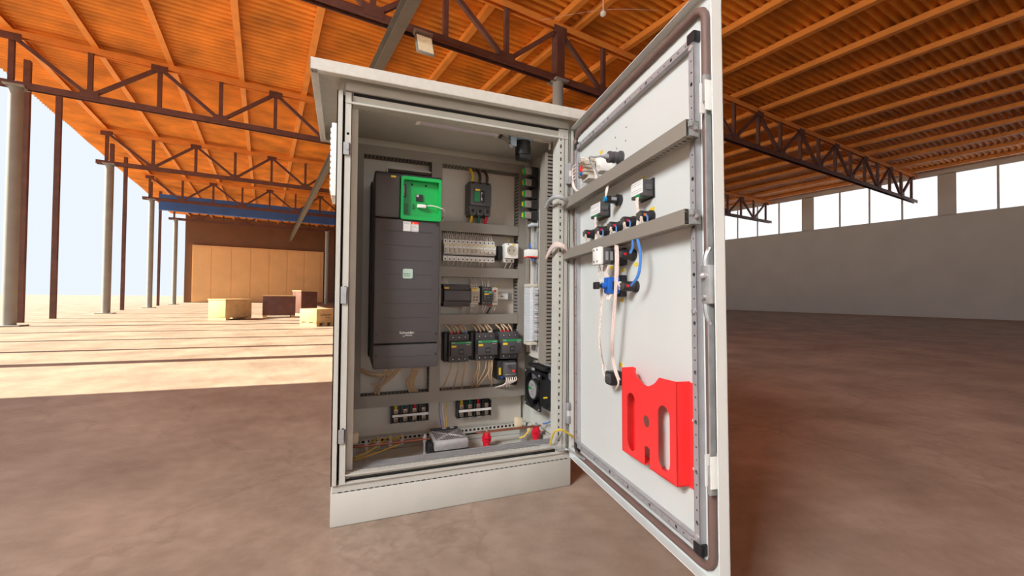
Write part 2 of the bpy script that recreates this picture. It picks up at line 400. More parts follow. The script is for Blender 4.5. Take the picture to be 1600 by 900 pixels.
# crates on the sunlit floor far left
cr = thing('wooden_crate', 'pale plywood crate with black lettering on a pallet', 'crate', HALL @ Matrix.Translation((.82, 8.45, 0)) @ Matrix.Rotation(R(36), 4, 'Z'))
B('box_body', wood, cr, -.24, .24, -.24, .24, .09, .36, c=.004)
for x in (-.2, 0, .2): B('pallet_runner', wood, cr, x-.04, x+.04, -.24, .24, 0, .075)
for y in (-.2, 0, .2): B('pallet_board', wood, cr, -.25, .25, y-.045, y+.045, .07, .095)
t = text('Schneider', .075, ink, cr, 0, -.2415, .21)
t2 = text('Electric', .045, ink, cr, .05, -.2415, .165)
for i, (a, b, w, h, lab) in enumerate(((.2, 12.2, .8, .6, 'large dark wooden box behind the lettered crate'), (.95, 13.4, .5, .75, 'tall dark box behind the lettered crate'), (-.9, 11.5, .7, .5, 'low timber box left of the lettered crate'))):
    o = thing('timber_box', lab, 'box', HALL @ Matrix.Translation((a, b, 0)) @ Matrix.Rotation(R(20*i), 4, 'Z'))
    B('box_body', steelb if i < 2 else wood, o, -w/2, w/2, -.3, .3, .06, h, c=.006)
    for x in (-w/2+.06, w/2-.06): B('runner', wood, o, x-.05, x+.05, -.3, .3, 0, .07)
    B('lid', wood, o, -w/2-.01, w/2+.01, -.31, .31, h-.01, h+.02)

# ================================================================== THE CABINET
cab = thing('control_cabinet', 'light grey steel control cabinet standing open with hooded roof', 'cabinet', Matrix.Identity(4))
B('plinth', paint, cab, 0, .8, 0, .4, 0, .0995, c=.005)
br = MB(); br.box(.003, .797, .002, .03, .099, .123, c=.002); br.box(.003, .797, .385, .398, .099, .123); br.box(.003, .02, .028, .39, .099, .123); br.box(.78, .797, .028, .39, .099, .123); br.build('bottom_frame', paint, cab)
m_ = MB()
for i in range(44): m_.box(.02+i*.0175, .031+i*.0175, .0005, .004, .0993, .1012)
m_.build('seam_slot', dark, cab)
# side panels with front flange and gutter
for sx in (0, 1):
    X = (lambda v: v) if sx == 0 else (lambda v: .8-v)
    p = MB(); p.box(X(0), X(.003), -.006, .398, .124, 1.29); p.box(X(0), X(.0175), -.006, -.003, .124, 1.29); p.box(X(.0155), X(.0175), -.006, .012, .124, 1.29)
    p.build('side_panel', paint, cab)
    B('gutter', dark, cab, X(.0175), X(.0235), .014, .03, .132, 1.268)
    p = MB()
    if sx == 0:
        p.plate(rect(.0225, .0415, .124, 1.29), [circ(.031, z, .0042) for z in (1.165, 1.135, .705, .675, .285)], -.002, .0, 'y')
        p.box(.0225, .0245, 0, .03, .124, 1.29); p.box(.0395, .0415, -.002, .03, .124, 1.29); p.box(.0225, .06, .03, .034, .124, 1.29)
    else:
        p.plate(rect(.739, .7765, .124, 1.29), [slot(.7475, .17+i*.0235, .006, .015 if i % 2 else .008, 3) for i in range(47)], -.002, 0, 'y')
        p.box(.739, .741, 0, .045, .124, 1.29); p.box(.7745, .7765, 0, .03, .124, 1.29); p.box(.742, .78, .03, .034, .124, 1.29)
    p.build('front_post', paint, cab)
    if sx: B('post_hole_shade', dark, cab, .7425, .753, .004, .02, .15, 1.27); B('post_gap', dark, cab, .7605, .7625, -.0024, 0, .135, 1.268)  # dark box behind the post holes puts their shade into colour
    else: B('post_hole_shade', dark, cab, .0255, .039, .004, .02, .15, 1.27)  # same coloured-in hole shade for the left post
    p = MB(); zz = [.17+i*.025 for i in range(44)]
    if sx == 0: p.plate(rect(.035, .085, .124, 1.26), [slot(.06, z, .014, .005, 3) for z in zz], .0, .002, 'x')
    else: p.plate(rect(.035, .06, .124, 1.26), [slot(.05, z, .008, .006, 3) for z in zz], .7665, .7685, 'x')
    p.build('inner_post', paint, cab)
# back wall, roof sheet, floor sheet
B('back_panel', paint, cab, .003, .797, .393, .398, .123, 1.29)
B('top_panel', paint, cab, .003, .797, .04, .395, 1.283, 1.29)
B('floor_panel', paint, cab, .003, .797, .03, .395, .099, .104); B('floor_seam', dark, cab, .05, .75, .298, .3005, .1035, .1046)
B('rear_post', paint, cab, .004, .03, .36, .393, .126, 1.28); B('rear_post', paint, cab, .77, .796, .36, .393, .126, 1.28)
# top front rail in steps, perforated lip
tr = MB(); tr.plate([(.002, 1.283), (.012, 1.262), (.014, 1.262), (.014, 1.283)], [], .0225, .7765, 'x'); tr.box(.0225, .7765, .006, .02, 1.283, 1.30); tr.box(.0225, .7765, -.004, .01, 1.294, 1.318)
tr.box(.0225, .7765, -.004, .013, 1.2565, 1.2625)
tr.build('top_rail', paint, cab)
B('rail_groove', dark, cab, .045, .755, .003, .012, 1.284, 1.293)
p = MB(); p.plate(rect(.042, .757, -.002, .045), [slot(.06+i*.0155, .031, .010 if i % 3 else .004, .004, 3) for i in range(45)], 1.256, 1.258, 'z'); p.build('top_lip', paint, cab)
B('lip_slot_shade', dark, cab, .05, .75, .02, .0425, 1.262, 1.28); B('top_lip_back', paint, cab, .042, .757, .043, .045, 1.257, 1.284)  # dark box above the lip slots, coloured in as their shade
# rear top rail
p = MB(); p.plate(rect(.03, .77, 1.223, 1.262), [slot(.06+i*.0215, 1.229, .012, .005, 3) for i in range(32)], .33, .332, 'y'); p.box(.03, .77, .33, .36, 1.262, 1.266); p.box(.03, .77, .352, .356, 1.262, 1.283)
p.build('rear_top_rail', paint, cab)
# bottom front rail
p = MB(); p.box(.0225, .7765, -.003, 0, .1475, .151); p.plate([(0, .149), (0, .1475), (.014, .131), (.016, .131), (.003, .149)], [], .0225, .7765, 'x'); p.box(.0225, .7765, -.004, .02, .1235, .128)
p.plate(rect(.042, .757, 0, .028), [slot(.06+i*.0155, .018, .010, .0045, 3) for i in range(45)], .148, .150, 'z'); p.box(.042, .757, .026, .028, .104, .15)
p.build('bottom_rail', paint, cab)
B('lip_slot_shade', dark, cab, .05, .75, .009, .0255, .134, .1465); B('rail_groove', dark, cab, .04, .765, .008, .0145, .1279, .1302)  # dark box under the lip slots stands in for their shade
# roof hood
rf = MB(); x0, x1, y0, y1 = -.07, .87, -.05, .43
def zt(y): return 1.353-.088*(y+.05)
def hood(xa, xb, ya, yb, d0, d1):
    v = []
    for x in (xa, xb):
        for y in (ya, yb): v += [(x, y, zt(y)-d0), (x, y, zt(y)-d1)]
    return v, [(0,1,3,2),(4,6,7,5),(0,4,5,1),(2,3,7,6),(0,2,6,4),(1,5,7,3)]
rf.add(*hood(x0+.003, x1-.003, y0+.003, y1-.003, 0, .004))
for q in ((x0, x1, y0, y0+.003, .002, .036), (x0, x1, y1-.003, y1, .002, .036), (x0, x0+.003, y0, y1, .002, .036), (x1-.003, x1, y0, y1, .002, .036),
          (x0, x1, y0, y0+.018, .034, .037), (x0, x0+.02, y0, y1, .034, .037), (x1-.02, x1, y0, y1, .034, .037), (x0, x1, y1-.02, y1, .034, .037)):
    rf.add(*hood(*q))
roof = rf.build('roof_hood', roofp, cab)
roof.modifiers.new('bevel', 'BEVEL').width = .0012
sp = MB(); v = []
for x in (.006, .794):
    for y in (.012, .392): v += [(x, y, 1.285), (x, y, zt(y)-.003)]
sp.add(v, [(0,1,3,2),(4,6,7,5),(0,4,5,1),(2,3,7,6),(0,2,6,4),(1,5,7,3)]); sp.build('roof_riser', paint, cab)
# mounting plate and the small side plate
mp = MB().plate(rect(.05, .758, .136, 1.235), [circ(*q, .003, 6) for q in ((.44, 1.09), (.635, 1.085))], .375, .378, 'y'); mp.build('mounting_plate', platem, cab)
p = MB(); p.plate(rect(.03, .77, .114, .138), [rect(.06+i*.0175, .07+i*.0175, .1215, .1305) for i in range(39)], .345, .347, 'y'); p.box(.03, .77, .345, .374, .1365, .1385); p.build('rear_bottom_rail', paint, cab)
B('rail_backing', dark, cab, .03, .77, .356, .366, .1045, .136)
zs0 = RW(838, 560, .765).z
B('side_plate', platem, cab, .7655, .7685, .062, .35, zs0, 1.235)
# bottom runner rails
for y0_ in (.031, .047, .063, .077):
    p = MB(); p.box(.045, .755, y0_, y0_+.005, .128, .151)
    for x in (.05, .4, .72): p.box(x, x+.02, y0_, y0_+.004, .104, .13)
    p.build('runner_rail', chrome, cab)
B('runner_gap_shade', mat('shaded_zinc', (84, 78, 78), .5, .3), cab, .045, .755, .030, .0815, .1265, .1465)  # dark plate between the bright ridges, shade of the gaps as colour
# keeper clips on the left gutter
for z, h in ((PL(540, 233, 0).z, .036), (PL(535, 461, 0).z, .05), (PL(532, 681, 0).z, .04)):
    p = MB(); p.box(.0165, .037, -.009, -.006, z-h/2, z+h/2); p.box(.0345, .037, -.009, 0, z-h/2, z+h/2); p.box(.0165, .019, -.009, -.005, z-h/2, z+h/2); k_ = p.build('keeper_clip', galv, cab)
    MB().cyl((.029, -.009, z), (.029, -.012, z), .005, n=10).build('screw', galv, k_)
# hinges
for zc in (1.128, .268):
    h_ = B('hinge', stripm, cab, .7655, .772, -.016, -.005, zc-.037, zc+.037, c=.001)
    for dz in (-.024, .024): B('hinge_leaf', stripm, h_, .772, .785, -.022, -.009, zc+dz-.014, zc+dz+.014, c=.002)
    MB().cyl((.776, -.015, zc-.035), (.776, -.015, zc+.035), .0035, n=8).build('hinge_pin', chrome, h_, True); B('hinge_insert', white, h_, .774, .782, -.02, -.012, zc-.01, zc+.01)

# ------------------------------------------------------------------ door of the cabinet (local x along the door, -y to its inner side)
DW, DH = .737, 1.186
door = MB(); door.box(0, DW, 0, .003, 0, DH)
for q in ((0, DW, -.022, .003, 0, .0025), (0, DW, -.022, .003, DH-.0025, DH), (0, .0025, -.022, .003, 0, DH), (DW-.0025, DW, -.022, .003, 0, DH)): door.box(*q)
door = door.build('door', doorp, cab); door.matrix_world = DM
md = door.modifiers.new('bevel', 'BEVEL'); md.width = .0008
gs, ge, gb, gt, gr = .024, .702, .024, 1.158, .03
pts = [(gs, z) for z in (gb+.02, gt-.02)]+[(gs+.02, gt), (ge-gr, gt)]+[(ge-gr+gr*math.sin(R(a)), gt-gr+gr*math.cos(R(a))) for a in (20, 45, 70)]+[(ge, gt-gr), (ge, gb+gr)]+[(ge-gr+gr*math.cos(R(a)), gb+gr-gr*math.sin(R(a))) for a in (20, 45, 70)]+[(ge-gr, gb), (gs+.02, gb), (gs, gb+.02)]
MB().tube([(x, -.006, z) for x, z in pts], .009, 10, smooth=False).build('gasket', gaskm, door, True)
fs_, fe, fb, ft, fwid, fh = .036, .676, .052, 1.108, .016, .0155
def strip(x0, x1, z0, z1, vertical):
    L = (z1-z0) if vertical else (x1-x0); hs = []
    k = int(L/.025)
    for i in range(1, k):
        r = .0045 if i % 4 == 2 else .0023
        hs.append(circ((x0+x1)/2, z0+i*L/k, r, 8) if vertical else circ(x0+i*L/k, (z0+z1)/2, r, 8))
    p = MB(); p.plate(rect(x0, x1, z0, z1), hs, -fh, -fh+.0015, 'y')
    if vertical: p.box(x0, x0+.0015, -fh, .001, z0, z1); p.box(x1-.0015, x1, -fh, .001, z0, z1)
    else: p.box(x0, x1, -fh, .001, z0, z0+.0015); p.box(x0, x1, -fh, .001, z1-.0015, z1)
    o = p.build('frame_strip', stripm, door)
    return o
strip(fe-fwid, fe, fb, ft, True); strip(fs_, fs_+fwid, fb, ft, True)
strip(fs_, fe, ft-fwid, ft, False); strip(fs_, fe, fb, fb+fwid, False)
for x, z in ((fe-.008, fb), (fe-.008, ft), (fs_+.008, fb), (fs_+.008, ft)):
    B('corner_cap', black, door, x-.012, x+.012, -fh-.002, .001, z-.012, z+.012, c=.003)
for x, z in ((fe-.008, ft-.022), (fe-.008, fb+.022), (fe-.008, .53)):
    MB().lathe([(.0065, fh-.001), (.0065, fh+.003), (.003, fh+.004)], 10, 'y', (x, 0, z)).build('screw', chrome, door, True)
# locking rods, guides, lock
LX = .719
rod = MB(); rod.box(LX-.002, LX+.002, -.024, -.012, .22, .56); rod.box(LX-.002, LX+.002, -.024, -.012, .60, .95); rod.build('lock_rod', galv, door)
for zc in (.955, .225):
    gd = MB(); gd.box(LX-.008, LX-.006, -.03, .001, zc-.03, zc+.03); gd.box(LX+.007, LX+.009, -.03, .001, zc-.03, zc+.03); gd.box(LX-.008, LX+.009, -.002, .001, zc-.03, zc+.03); gd.build('rod_guide', white, door)
    B('rod_tip', galv, door, LX-.004, LX+.004, -.028, -.01, zc-.045 if zc < .5 else zc-.01, zc+.01 if zc < .5 else zc+.045, c=.002)
lk = B('lock_case', galv, door, LX-.012, LX+.012, -.03, .001, .545, .62, c=.002)
MB().lathe([(.006, .03), (.006, .038), (.003, .041)], 10, 'y', (LX, 0, .6)).build('lock_screw', chrome, lk, True)
MB().lathe([(.004, .03), (.004, .036)], 10, 'y', (LX, 0, .558)).build('lock_screw', chrome, lk, True)
for z0, z1, d in ((.62, .655, 1), (.505, .545, -1)):
    p = MB().tube([(LX-.005, -.025, .545 if d < 0 else .62), (LX-.004, -.024, (z0+z1)/2), (LX, -.018, z0 if d < 0 else z1)], .005, 6); p.build('rod_link', galv, door, True)
# earth stud, small drilled holes, yellow marker stickers on the panel
for z in (.075, .045): MB().lathe([(.006, 0), (.006, .006), (.003, .007), (.003, .022)], 8, 'y', (.022, 0, z)).build('earth_stud', chrome, door, True)
for px, py in ((978, 199), (961, 215), (977, 220), (963, 232)):
    s, z = DP(px, py); MB().lathe([(.0022, .0005), (.0022, -.004)], 8, 'y', (s, 0, z)).build('drill_hole', dark, door)
STK = [(939, 238), (1005, 280), (1019, 327), (995, 336), (972, 344), (950, 352), (932, 357), (994, 413), (973, 422), (972, 469), (970, 570), (955, 418)]
for px, py in STK:
    s, z = DP(px, py); B('marker_sticker', yellow, door, s-.009, s+.009, -.001, .001, z-.005, z+.005)
# outlet grille on the left outer side
vg = thing('vent_grille', 'white louvred vent housing on the left cabinet side', 'vent', Matrix.Identity(4))
B('housing', white, vg, -.018, .001, .11, .25, 1.0, 1.235, c=.003)
for i in range(11): B('louvre', white, vg, -.022, -.016, .12, .24, 1.018+i*.019, 1.03+i*.019)

# ================================================================== WIRING DUCTS AND RAILS
def duct(label, M, L, w, dp, cat='wiring duct', closed=False, pitch=.014):
    """local: runs along +x from 0 to L, front towards -y, width along z"""
    d = thing('wiring_duct', label, cat, M)
    B('duct_base', ductm, d, 0, L, -.0015, 0, -w/2, w/2)
    c = MB(); c.box(0, L, -dp-.0015, -dp, -w/2-.0006, w/2+.0006); c.box(0, L, -dp, -dp+.009, -w/2-.0012, -w/2); c.box(0, L, -dp, -dp+.009, w/2, w/2+.0012)
    c.build('duct_cover', ductm, d)
    f = MB(); k = int(L/pitch); st = L/k
    for i in range(k):
        for z in (-w/2, w/2-.0012): f.box(i*st+st*.2, (i+1)*st-st*.2, -dp, -.0016, z, z+.0012)
    for z in (-w/2, w/2-.0012): f.box(0, L, -.009, -.0015, z, z+.0012)
    f.build('duct_fingers', ductm, d)
    B('slot_shade', slotshade, d, .004, L-.004, -dp+.004, -.003, -w/2+.0035, w/2-.0035)  # solid dark filler, paints the shade seen between the fingers
    return d
VERT = Matrix.Rotation(R(-90), 4, 'Y')      # +x -> +z
def vduct(label, M, L, w, dp, **k): return duct(label, M @ VERT, L, w, dp, **k)
DEP = .06
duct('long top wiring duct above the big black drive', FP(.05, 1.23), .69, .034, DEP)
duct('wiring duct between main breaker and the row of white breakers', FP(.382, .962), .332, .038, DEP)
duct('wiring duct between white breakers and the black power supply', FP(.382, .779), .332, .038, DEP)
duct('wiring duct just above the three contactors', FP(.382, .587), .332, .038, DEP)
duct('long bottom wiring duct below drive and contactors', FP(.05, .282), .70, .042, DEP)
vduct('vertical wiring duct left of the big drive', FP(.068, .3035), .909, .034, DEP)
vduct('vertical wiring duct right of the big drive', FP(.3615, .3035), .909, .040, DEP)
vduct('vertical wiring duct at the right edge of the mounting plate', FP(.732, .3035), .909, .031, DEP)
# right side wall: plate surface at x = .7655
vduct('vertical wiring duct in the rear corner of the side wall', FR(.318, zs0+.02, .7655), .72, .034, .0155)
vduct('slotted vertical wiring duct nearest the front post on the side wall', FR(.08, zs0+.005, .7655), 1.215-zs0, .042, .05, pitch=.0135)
def din(label, M, L):
    p = MB(); p.box(0, L, -.0075, -.0065, -.0175, -.0125); p.box(0, L, -.0075, -.0065, .0125, .0175)
    p.box(0, L, -.0075, 0, -.0125, -.0115); p.box(0, L, -.0075, 0, .0115, .0125); p.box(0, L, -.001, 0, -.0125, .0125)
    return tag(p.build('mounting_rail', galv, None, M=M), label, 'rail')
din('steel mounting rail behind the white breakers', FP(.385, .866), .325)
din('steel mounting rail carrying power supply and relays', FP(.385, .683), .325)
din('steel mounting rail behind the three contactors', FP(.388, .475), .32)
din('upright steel mounting rail on the side wall', FR(.235, zs0+.03, .7655) @ VERT, .74)

# ================================================================== BIG DRIVE
V = thing('variable_drive', 'tall charcoal variable speed drive with open green control panel', 'drive', FP(.228, .76))
def vz(z): return z-.76
hw = .110
B('body', char, V, -hw-.001, hw+.001, -.225, 0, vz(.44), vz(1.093), c=.006)
B('rear_flange', black, V, -hw-.006, hw+.002, -.06, -.001, vz(.45), vz(1.11), c=.004)
B('top_hood', black, V, -hw-.002, hw+.004, -.245, -.05, vz(1.083), vz(1.102), c=.005)
fc = B('front_cover', char, V, -hw, hw, -.25, -.2, vz(.519), vz(.943), c=.007)
bc = B('bottom_cover', char, V, -hw, hw, -.25, -.19, vz(.434), vz(.516), c=.007)
tc_ = B('upper_left_cover', char, V, -hw, -.029, -.25, -.2, vz(.947), vz(1.091), c=.006)
for i in range(8):
    z = vz(.902-i*.0495)
    segs = [(-.082, .083)]
    if i == 3: segs = [(-.082, -.027), (.027, .083)]
    if i == 7: segs = [(-.082, -.032), (.032, .083)]
    for a, b in segs:
        g_ = MB(); g_.box(a, b, -.2512, -.249, z-.0006, z+.0009); g_.build('groove', black, fc)
        g_ = MB(); g_.box(a, b, -.2513, -.249, z-.0018, z-.0006); g_.build('ridge', charl, fc)
B('groove', black, bc, -.082, .075, -.2512, -.249, vz(.474), vz(.4755)); B('ridge', charl, bc, -.082, .075, -.2513, -.249, vz(.4726), vz(.474))
for x, z in ((-.1, .931), (.1, .931), (-.1, .55), (.1, .55), (-.1, .48), (.1, .48)):
    MB().lathe([(.0045, .2495), (.0045, .2515)], 10, 'y', (x, 0, vz(z))).build('screw', black, fc if z > .5 else bc)
MB().plate(rrect(-.0165, .0165, vz(.757)-.0165, vz(.757)+.0165, .005), [], -.253, -.249, 'y').build('badge', mat('pale_green_badge', (186, 212, 198), .4), fc)
dashes('badge_print', greend, fc, -.0135, .007, (vz(.756), vz(.749)), -.2531, .0028, 4)
text('Schneider', .0125, white, fc, 0, -.2504, vz(.5515)); text('Electric', .0075, white, fc, .0065, -.2504, vz(.544))
text('o', .010, white, fc, -.0105, -.2504, vz(.5415))
# paper labels (the code square on the first one is left blank)
B('paper_label', paper, fc, -.0175, .0075, -.2512, -.249, vz(.900), vz(.936))
dashes('label_print', ink, fc, -.015, .005, (vz(.932), vz(.928)), -.2513, .0008, 5)
B('warning_label', paper, fc, .0095, .034, -.2512, -.249, vz(.900), vz(.936)); B('warning_band', red, fc, .0095, .034, -.2515, -.249, vz(.928), vz(.936))
dashes('label_print', ink, fc, .011, .032, [vz(.905+.004*i) for i in range(6)], -.2513, .0008, 6)
MB().add([(.0125, -.2517, vz(.9285)), (.0195, -.2517, vz(.9285)), (.016, -.2517, vz(.935))], [(0,1,2)]).build('warning_triangle', yellow, fc)
B('marker_tag', yellow, tc_, -.06, -.044, -.2515, -.249, vz(1.083), vz(1.089))
# green control tray
gp = MB(); gx0, gx1, gz0, gz1 = -.027, .112, vz(.942), vz(1.091)
gp.plate(rrect(gx0, gx1, gz0, gz1, .008), [rrect(gx0+.009, gx1-.009, gz0+.014, gz1-.012, .005)[::-1]], -.258, -.215, 'y')
gp.box(gx0+.006, gx1-.006, -.236, -.215, gz0+.01, gz1-.008)
gp = gp.build('control_tray', green, V); md = gp.modifiers.new('bevel', 'BEVEL'); md.width = .0015; md.limit_method = 'ANGLE'
B('tray_step', greens, gp, gx0+.009, gx0+.034, -.2385, -.234, gz0+.014, gz1-.012)
B('connector_strip', black, gp, gx0+.008, gx0+.019, -.246, -.236, vz(1.022), vz(1.066)); dashes('strip_print', white, gp, gx0+.010, gx0+.014, [vz(1.026+.004*i) for i in range(9)], -.2462, .002, 9)
B('slot_cover', greend, gp, gx0+.012, gx0+.026, -.241, -.236, vz(.965), vz(1.0))
B('memory_chip', black, gp, .026, .049, -.241, -.235, vz(1.012), vz(1.035)); B('corner_chip', silver, gp, .027, .035, -.2415, -.236, vz(1.026), vz(1.034))
for x in (.012, .06): B('tray_hole', dark, gp, x-.003, x+.003, -.2368, -.235, vz(1.065), vz(1.072))
B('network_socket', greend, gp, .014, .021, -.239, -.235, vz(.983), vz(1.0)); B('network_socket', greend, gp, .057, .061, -.24, -.235, vz(.987), vz(1.005))
for i in range(4): B('vent_slot', black, V, .0+i*.026, .018+i*.026, -.2455, -.24, vz(1.094), vz(1.099))
tag(MB().box(.257, .287, .121, .137, .987, .999, c=.002).build('network_plug', white, None, True), 'clear network plug in the green control tray', 'plug')
wire('network_cable', 'thin white cable hanging from the green control tray', [(.285, .128, .995), (.306, .118, .996), (.328, .108, .990), (.348, .112, .982), (.358, .16, .972), (.360, .3, .962)], .0017, wirew, 'cable')
# louvred opening above the drive
vo = thing('air_outlet', 'dark rectangular vent opening above the drive', 'vent', FP(.255, 1.146))
p = MB(); p.plate(rect(-.086, .092, -.036, .03), [rect(-.081, .087, -.031, .024)], -.05, 0, 'y'); p.build('vent_collar', platem, vo)
B('vent_cavity', dark, vo, -.081, .087, -.012, -.0005, -.031, .024)

# drive cables
def pw(px, py, y): return PL(px, py, y)
for i, (pts, r, m) in enumerate((
    ([pw(561, 576, .30), pw(580, 583, .27), pw(596, 585, .26), pw(612, 580, .24)], .0045, wireb),
    ([pw(561, 579, .33), pw(575, 586, .30), pw(590, 588, .27), pw(606, 582, .25)], .0045, wireb),
    ([pw(624, 577, .22), pw(616, 586, .25), pw(602, 598, .28), pw(590, 606, .31), pw(585, 615, .33)], .0048, wireb),
    ([pw(620, 577, .22), pw(610, 588, .26), pw(598, 600, .29), pw(592, 610, .32), pw(591, 616, .33)], .0048, wireb),
    ([pw(600, 578, .24), pw(600, 588, .27), pw(592, 598, .30), pw(583, 604, .31), pw(580, 599, .31)], .0045, wireb),
    ([pw(606, 578, .24), pw(604, 592, .28), pw(596, 604, .31), pw(588, 614, .34)], .0045, wireb))):
    wire('power_cable', 'thick beige cable looping below the left side of the drive', pts, r, m, 'cable', 'cables below the drive left')
for i in range(4):
    wire('power_cable', 'beige cable dropping below the right side of the drive', [pw(646+i*3, 576, .22), pw(642+i*2.5, 586, .26), pw(636+i*3.5, 594, .29), pw(637+i*3, 604, .31), pw(640+i*4.5, 613, .335)], .004, wireb, 'cable', 'cables below the drive right')

# ================================================================== MAIN BREAKER
mc = thing('main_breaker', 'charcoal three pole main breaker fed by thick cables', 'breaker', FP(.538, 1.085))
B('body', char, mc, -.046, .046, -.07, 0, -.062, .066, c=.003); fcov = B('front_cover', charl, mc, -.045, .045, -.083, -.06, -.034, .055, c=.003)
B('toggle_frame', charl, mc, -.03, .016, -.088, -.08, -.022, .036, c=.002)
B('trip_label', greens, mc, -.03, -.008, -.0895, -.086, -.019, .021); B('marker_tag', yellow, mc, -.026, -.006, -.0895, -.086, .025, .032)
B('toggle_slot', black, mc, -.004, .014, -.0892, -.086, -.02, .028); B('toggle', black, mc, 0, .01, -.1, -.086, -.002, .012, c=.002); B('toggle_mark', paper, mc, -.001, .003, -.0896, -.088, -.014, .02)
for i in range(3):
    B('terminal_shield', char, mc, -.044+i*.031, -.018+i*.031, -.074, -.01, -.072, -.045, c=.002); B('terminal_hole', dark, mc, -.037+i*.031, -.026+i*.031, -.0745, -.07, -.062, -.048)
    B('terminal_hole', dark, mc, -.037+i*.031, -.026+i*.031, -.0705, -.068, .057, .064)
mz = .985
for i, (m, nm) in enumerate(((yell, 'yellow'), (greenw, 'green'), (redd, 'red'))):
    x = .507+i*.031
    wire('breaker_cable', 'thick %s cable leaving the bottom of the main breaker' % nm, [(x+.002, .325, 1.03), (x+.001, .322, 1.01), (x, .33, .99), (x-.001, .34, .97)], .0062, m, 'cable')
for i, (m, nm) in enumerate(((yell, 'yellow'), (brownw, 'dark brown'), (brownw, 'dark red brown'))):
    x = .507+i*.031
    wire('breaker_cable', 'thick %s cable entering the top of the main breaker%s' % (nm, ' at its right pole' if i == 2 else ''), [(x-.002, .335, 1.145), (x+.004, .325, 1.165), (x+.004, .33, 1.19), (x-.003, .345, 1.212)], .0062, m, 'cable')
for i in (1, 2):
    x = .507+i*.031
    wire('insulation_sleeve', 'short yellow sleeve on %s' % ('the dark brown breaker cable' if i == 1 else 'the dark red brown breaker cable'), [(x-.001, .333, 1.149), (x+.0015, .33, 1.157), (x+.0035, .3265, 1.164)], .0068, yell, 'sleeve')

# ================================================================== ROW OF WHITE BREAKERS
def make_mcb():
    t = thing('miniature_breaker', 'slim white one pole miniature breaker in the long row', 'breaker', Matrix.Identity(4), 'row of slim white breakers')
    w = .0086
    prof = [(0, -.038), (0, .036), (-.058, .043), (-.066, .043), (-.066, .024), (-.086, .022), (-.086, -.0145), (-.066, -.0165), (-.066, -.043), (-.058, -.043)]
    b = MB().plate(prof, [], -w, w, 'x').build('body', white, t); m = b.modifiers.new('bevel', 'BEVEL'); m.width = .0008; m.limit_method = 'ANGLE'
    B('toggle', offw, t, -.0055, .0055, -.094, -.085, -.011, .003, c=.001); B('toggle_slot', beige, t, -.0065, .0065, -.0864, -.085, -.012, .006)
    B('label_strip', yellow, t, -w, w, -.087, -.0855, .0195, .0215); B('brand_strip', greens, t, -.006, .004, -.0864, -.0855, .0145, .016)
    for z in (.035, -.036): MB().lathe([(.0032, .0655), (.0032, .0668)], 8, 'y', (0, 0, z)).build('terminal_screw', char, t)
    B('lower_ledge', char, t, -w, w, -.0662, -.064, -.0235, -.0175)
    return t
m0 = make_mcb(); x0_ = .388
for i in range(12):
    t = m0 if i == 0 else copy_tree(m0); place(t, FP(x0_+.009+i*.01805, .866))
def squig(x, z0, z1, y0, y1, sway): return [(x, y0, z0), (x+sway, (y0*2+y1)/3, z0+(z1-z0)*.35), (x-sway*.6, (y0+y1*2)/3, z0+(z1-z0)*.7), (x+sway*.4, y1, z1)]
rnd = random.Random(3)
for i in range(24):
    x = x0_+.006+i*.0088
    wire('breaker_wire', 'thin white wire rising from the white breaker row', squig(x, .905, .945, .315, .345, rnd.uniform(-.004, .004)), .002, wirew, 'wire', 'wires above the white breakers', 5, 4)
for i in (0, 1, 2, 3, 4, 5, 6, 8, 9, 10, 10.5):
    x = x0_+.009+i*.018
    wire('breaker_wire', 'thin white wire dropping below the white breaker row', squig(x, .826, .796, .315, .345, rnd.uniform(-.005, .005)), .002, wirew, 'wire', 'wires below the white breakers', 5, 4)
# socket outlet
so = thing('rail_socket', 'white round socket outlet on the mounting rail', 'socket', FP(.672, .866))
B('body', white, so, -.024, .024, -.06, 0, -.04, .034, c=.002); B('front', white, so, -.026, .031, -.088, -.05, -.024, .038, c=.002)
MB().plate(circ(.001, .008, .0225, 24), [circ(.001, .008, .0195, 24)[::-1]], -.0905, -.085, 'y').build('socket_ring', offw, so)
MB().lathe([(.0195, .0882), (.0195, .0875)], 24, 'y', (.001, 0, .008)).build('socket_well', beige, so)
for x in (-.0085, .0105): MB().lathe([(.0025, .0884), (.0025, .088)], 8, 'y', (x, 0, .008)).build('contact_hole', dark, so)
B('marker_tag', yellow, so, .004, .018, -.0895, -.087, .031, .036); MB().lathe([(.003, .0884), (.003, .087)], 8, 'y', (-.014, 0, .033)).build('screw', char, so)
for x in (-.012, .012): MB().lathe([(.004, .0605), (.004, .059)], 8, 'y', (x, 0, -.033)).build('screw', char, so)
wire('socket_wire', 'thin yellow wire rising from the socket outlet', [(.675, .32, .898), (.675, .33, .92), (.673, .345, .945)], .0014, yell)
for x in (.662, .684): wire('socket_wire', 'thin white wire below the socket outlet', squig(x, .83, .796, .315, .345, .001), .0019, wirew, 'wire', 'wires below the socket outlet', 5, 4)
E1 = MB().box(-.008, .012, -.05, 0, -.03, .03, c=.002); tag(E1.build('end_stop', black, None, True, M=FP(.6335, .866)), 'black end stop beside the socket outlet', 'end stop')

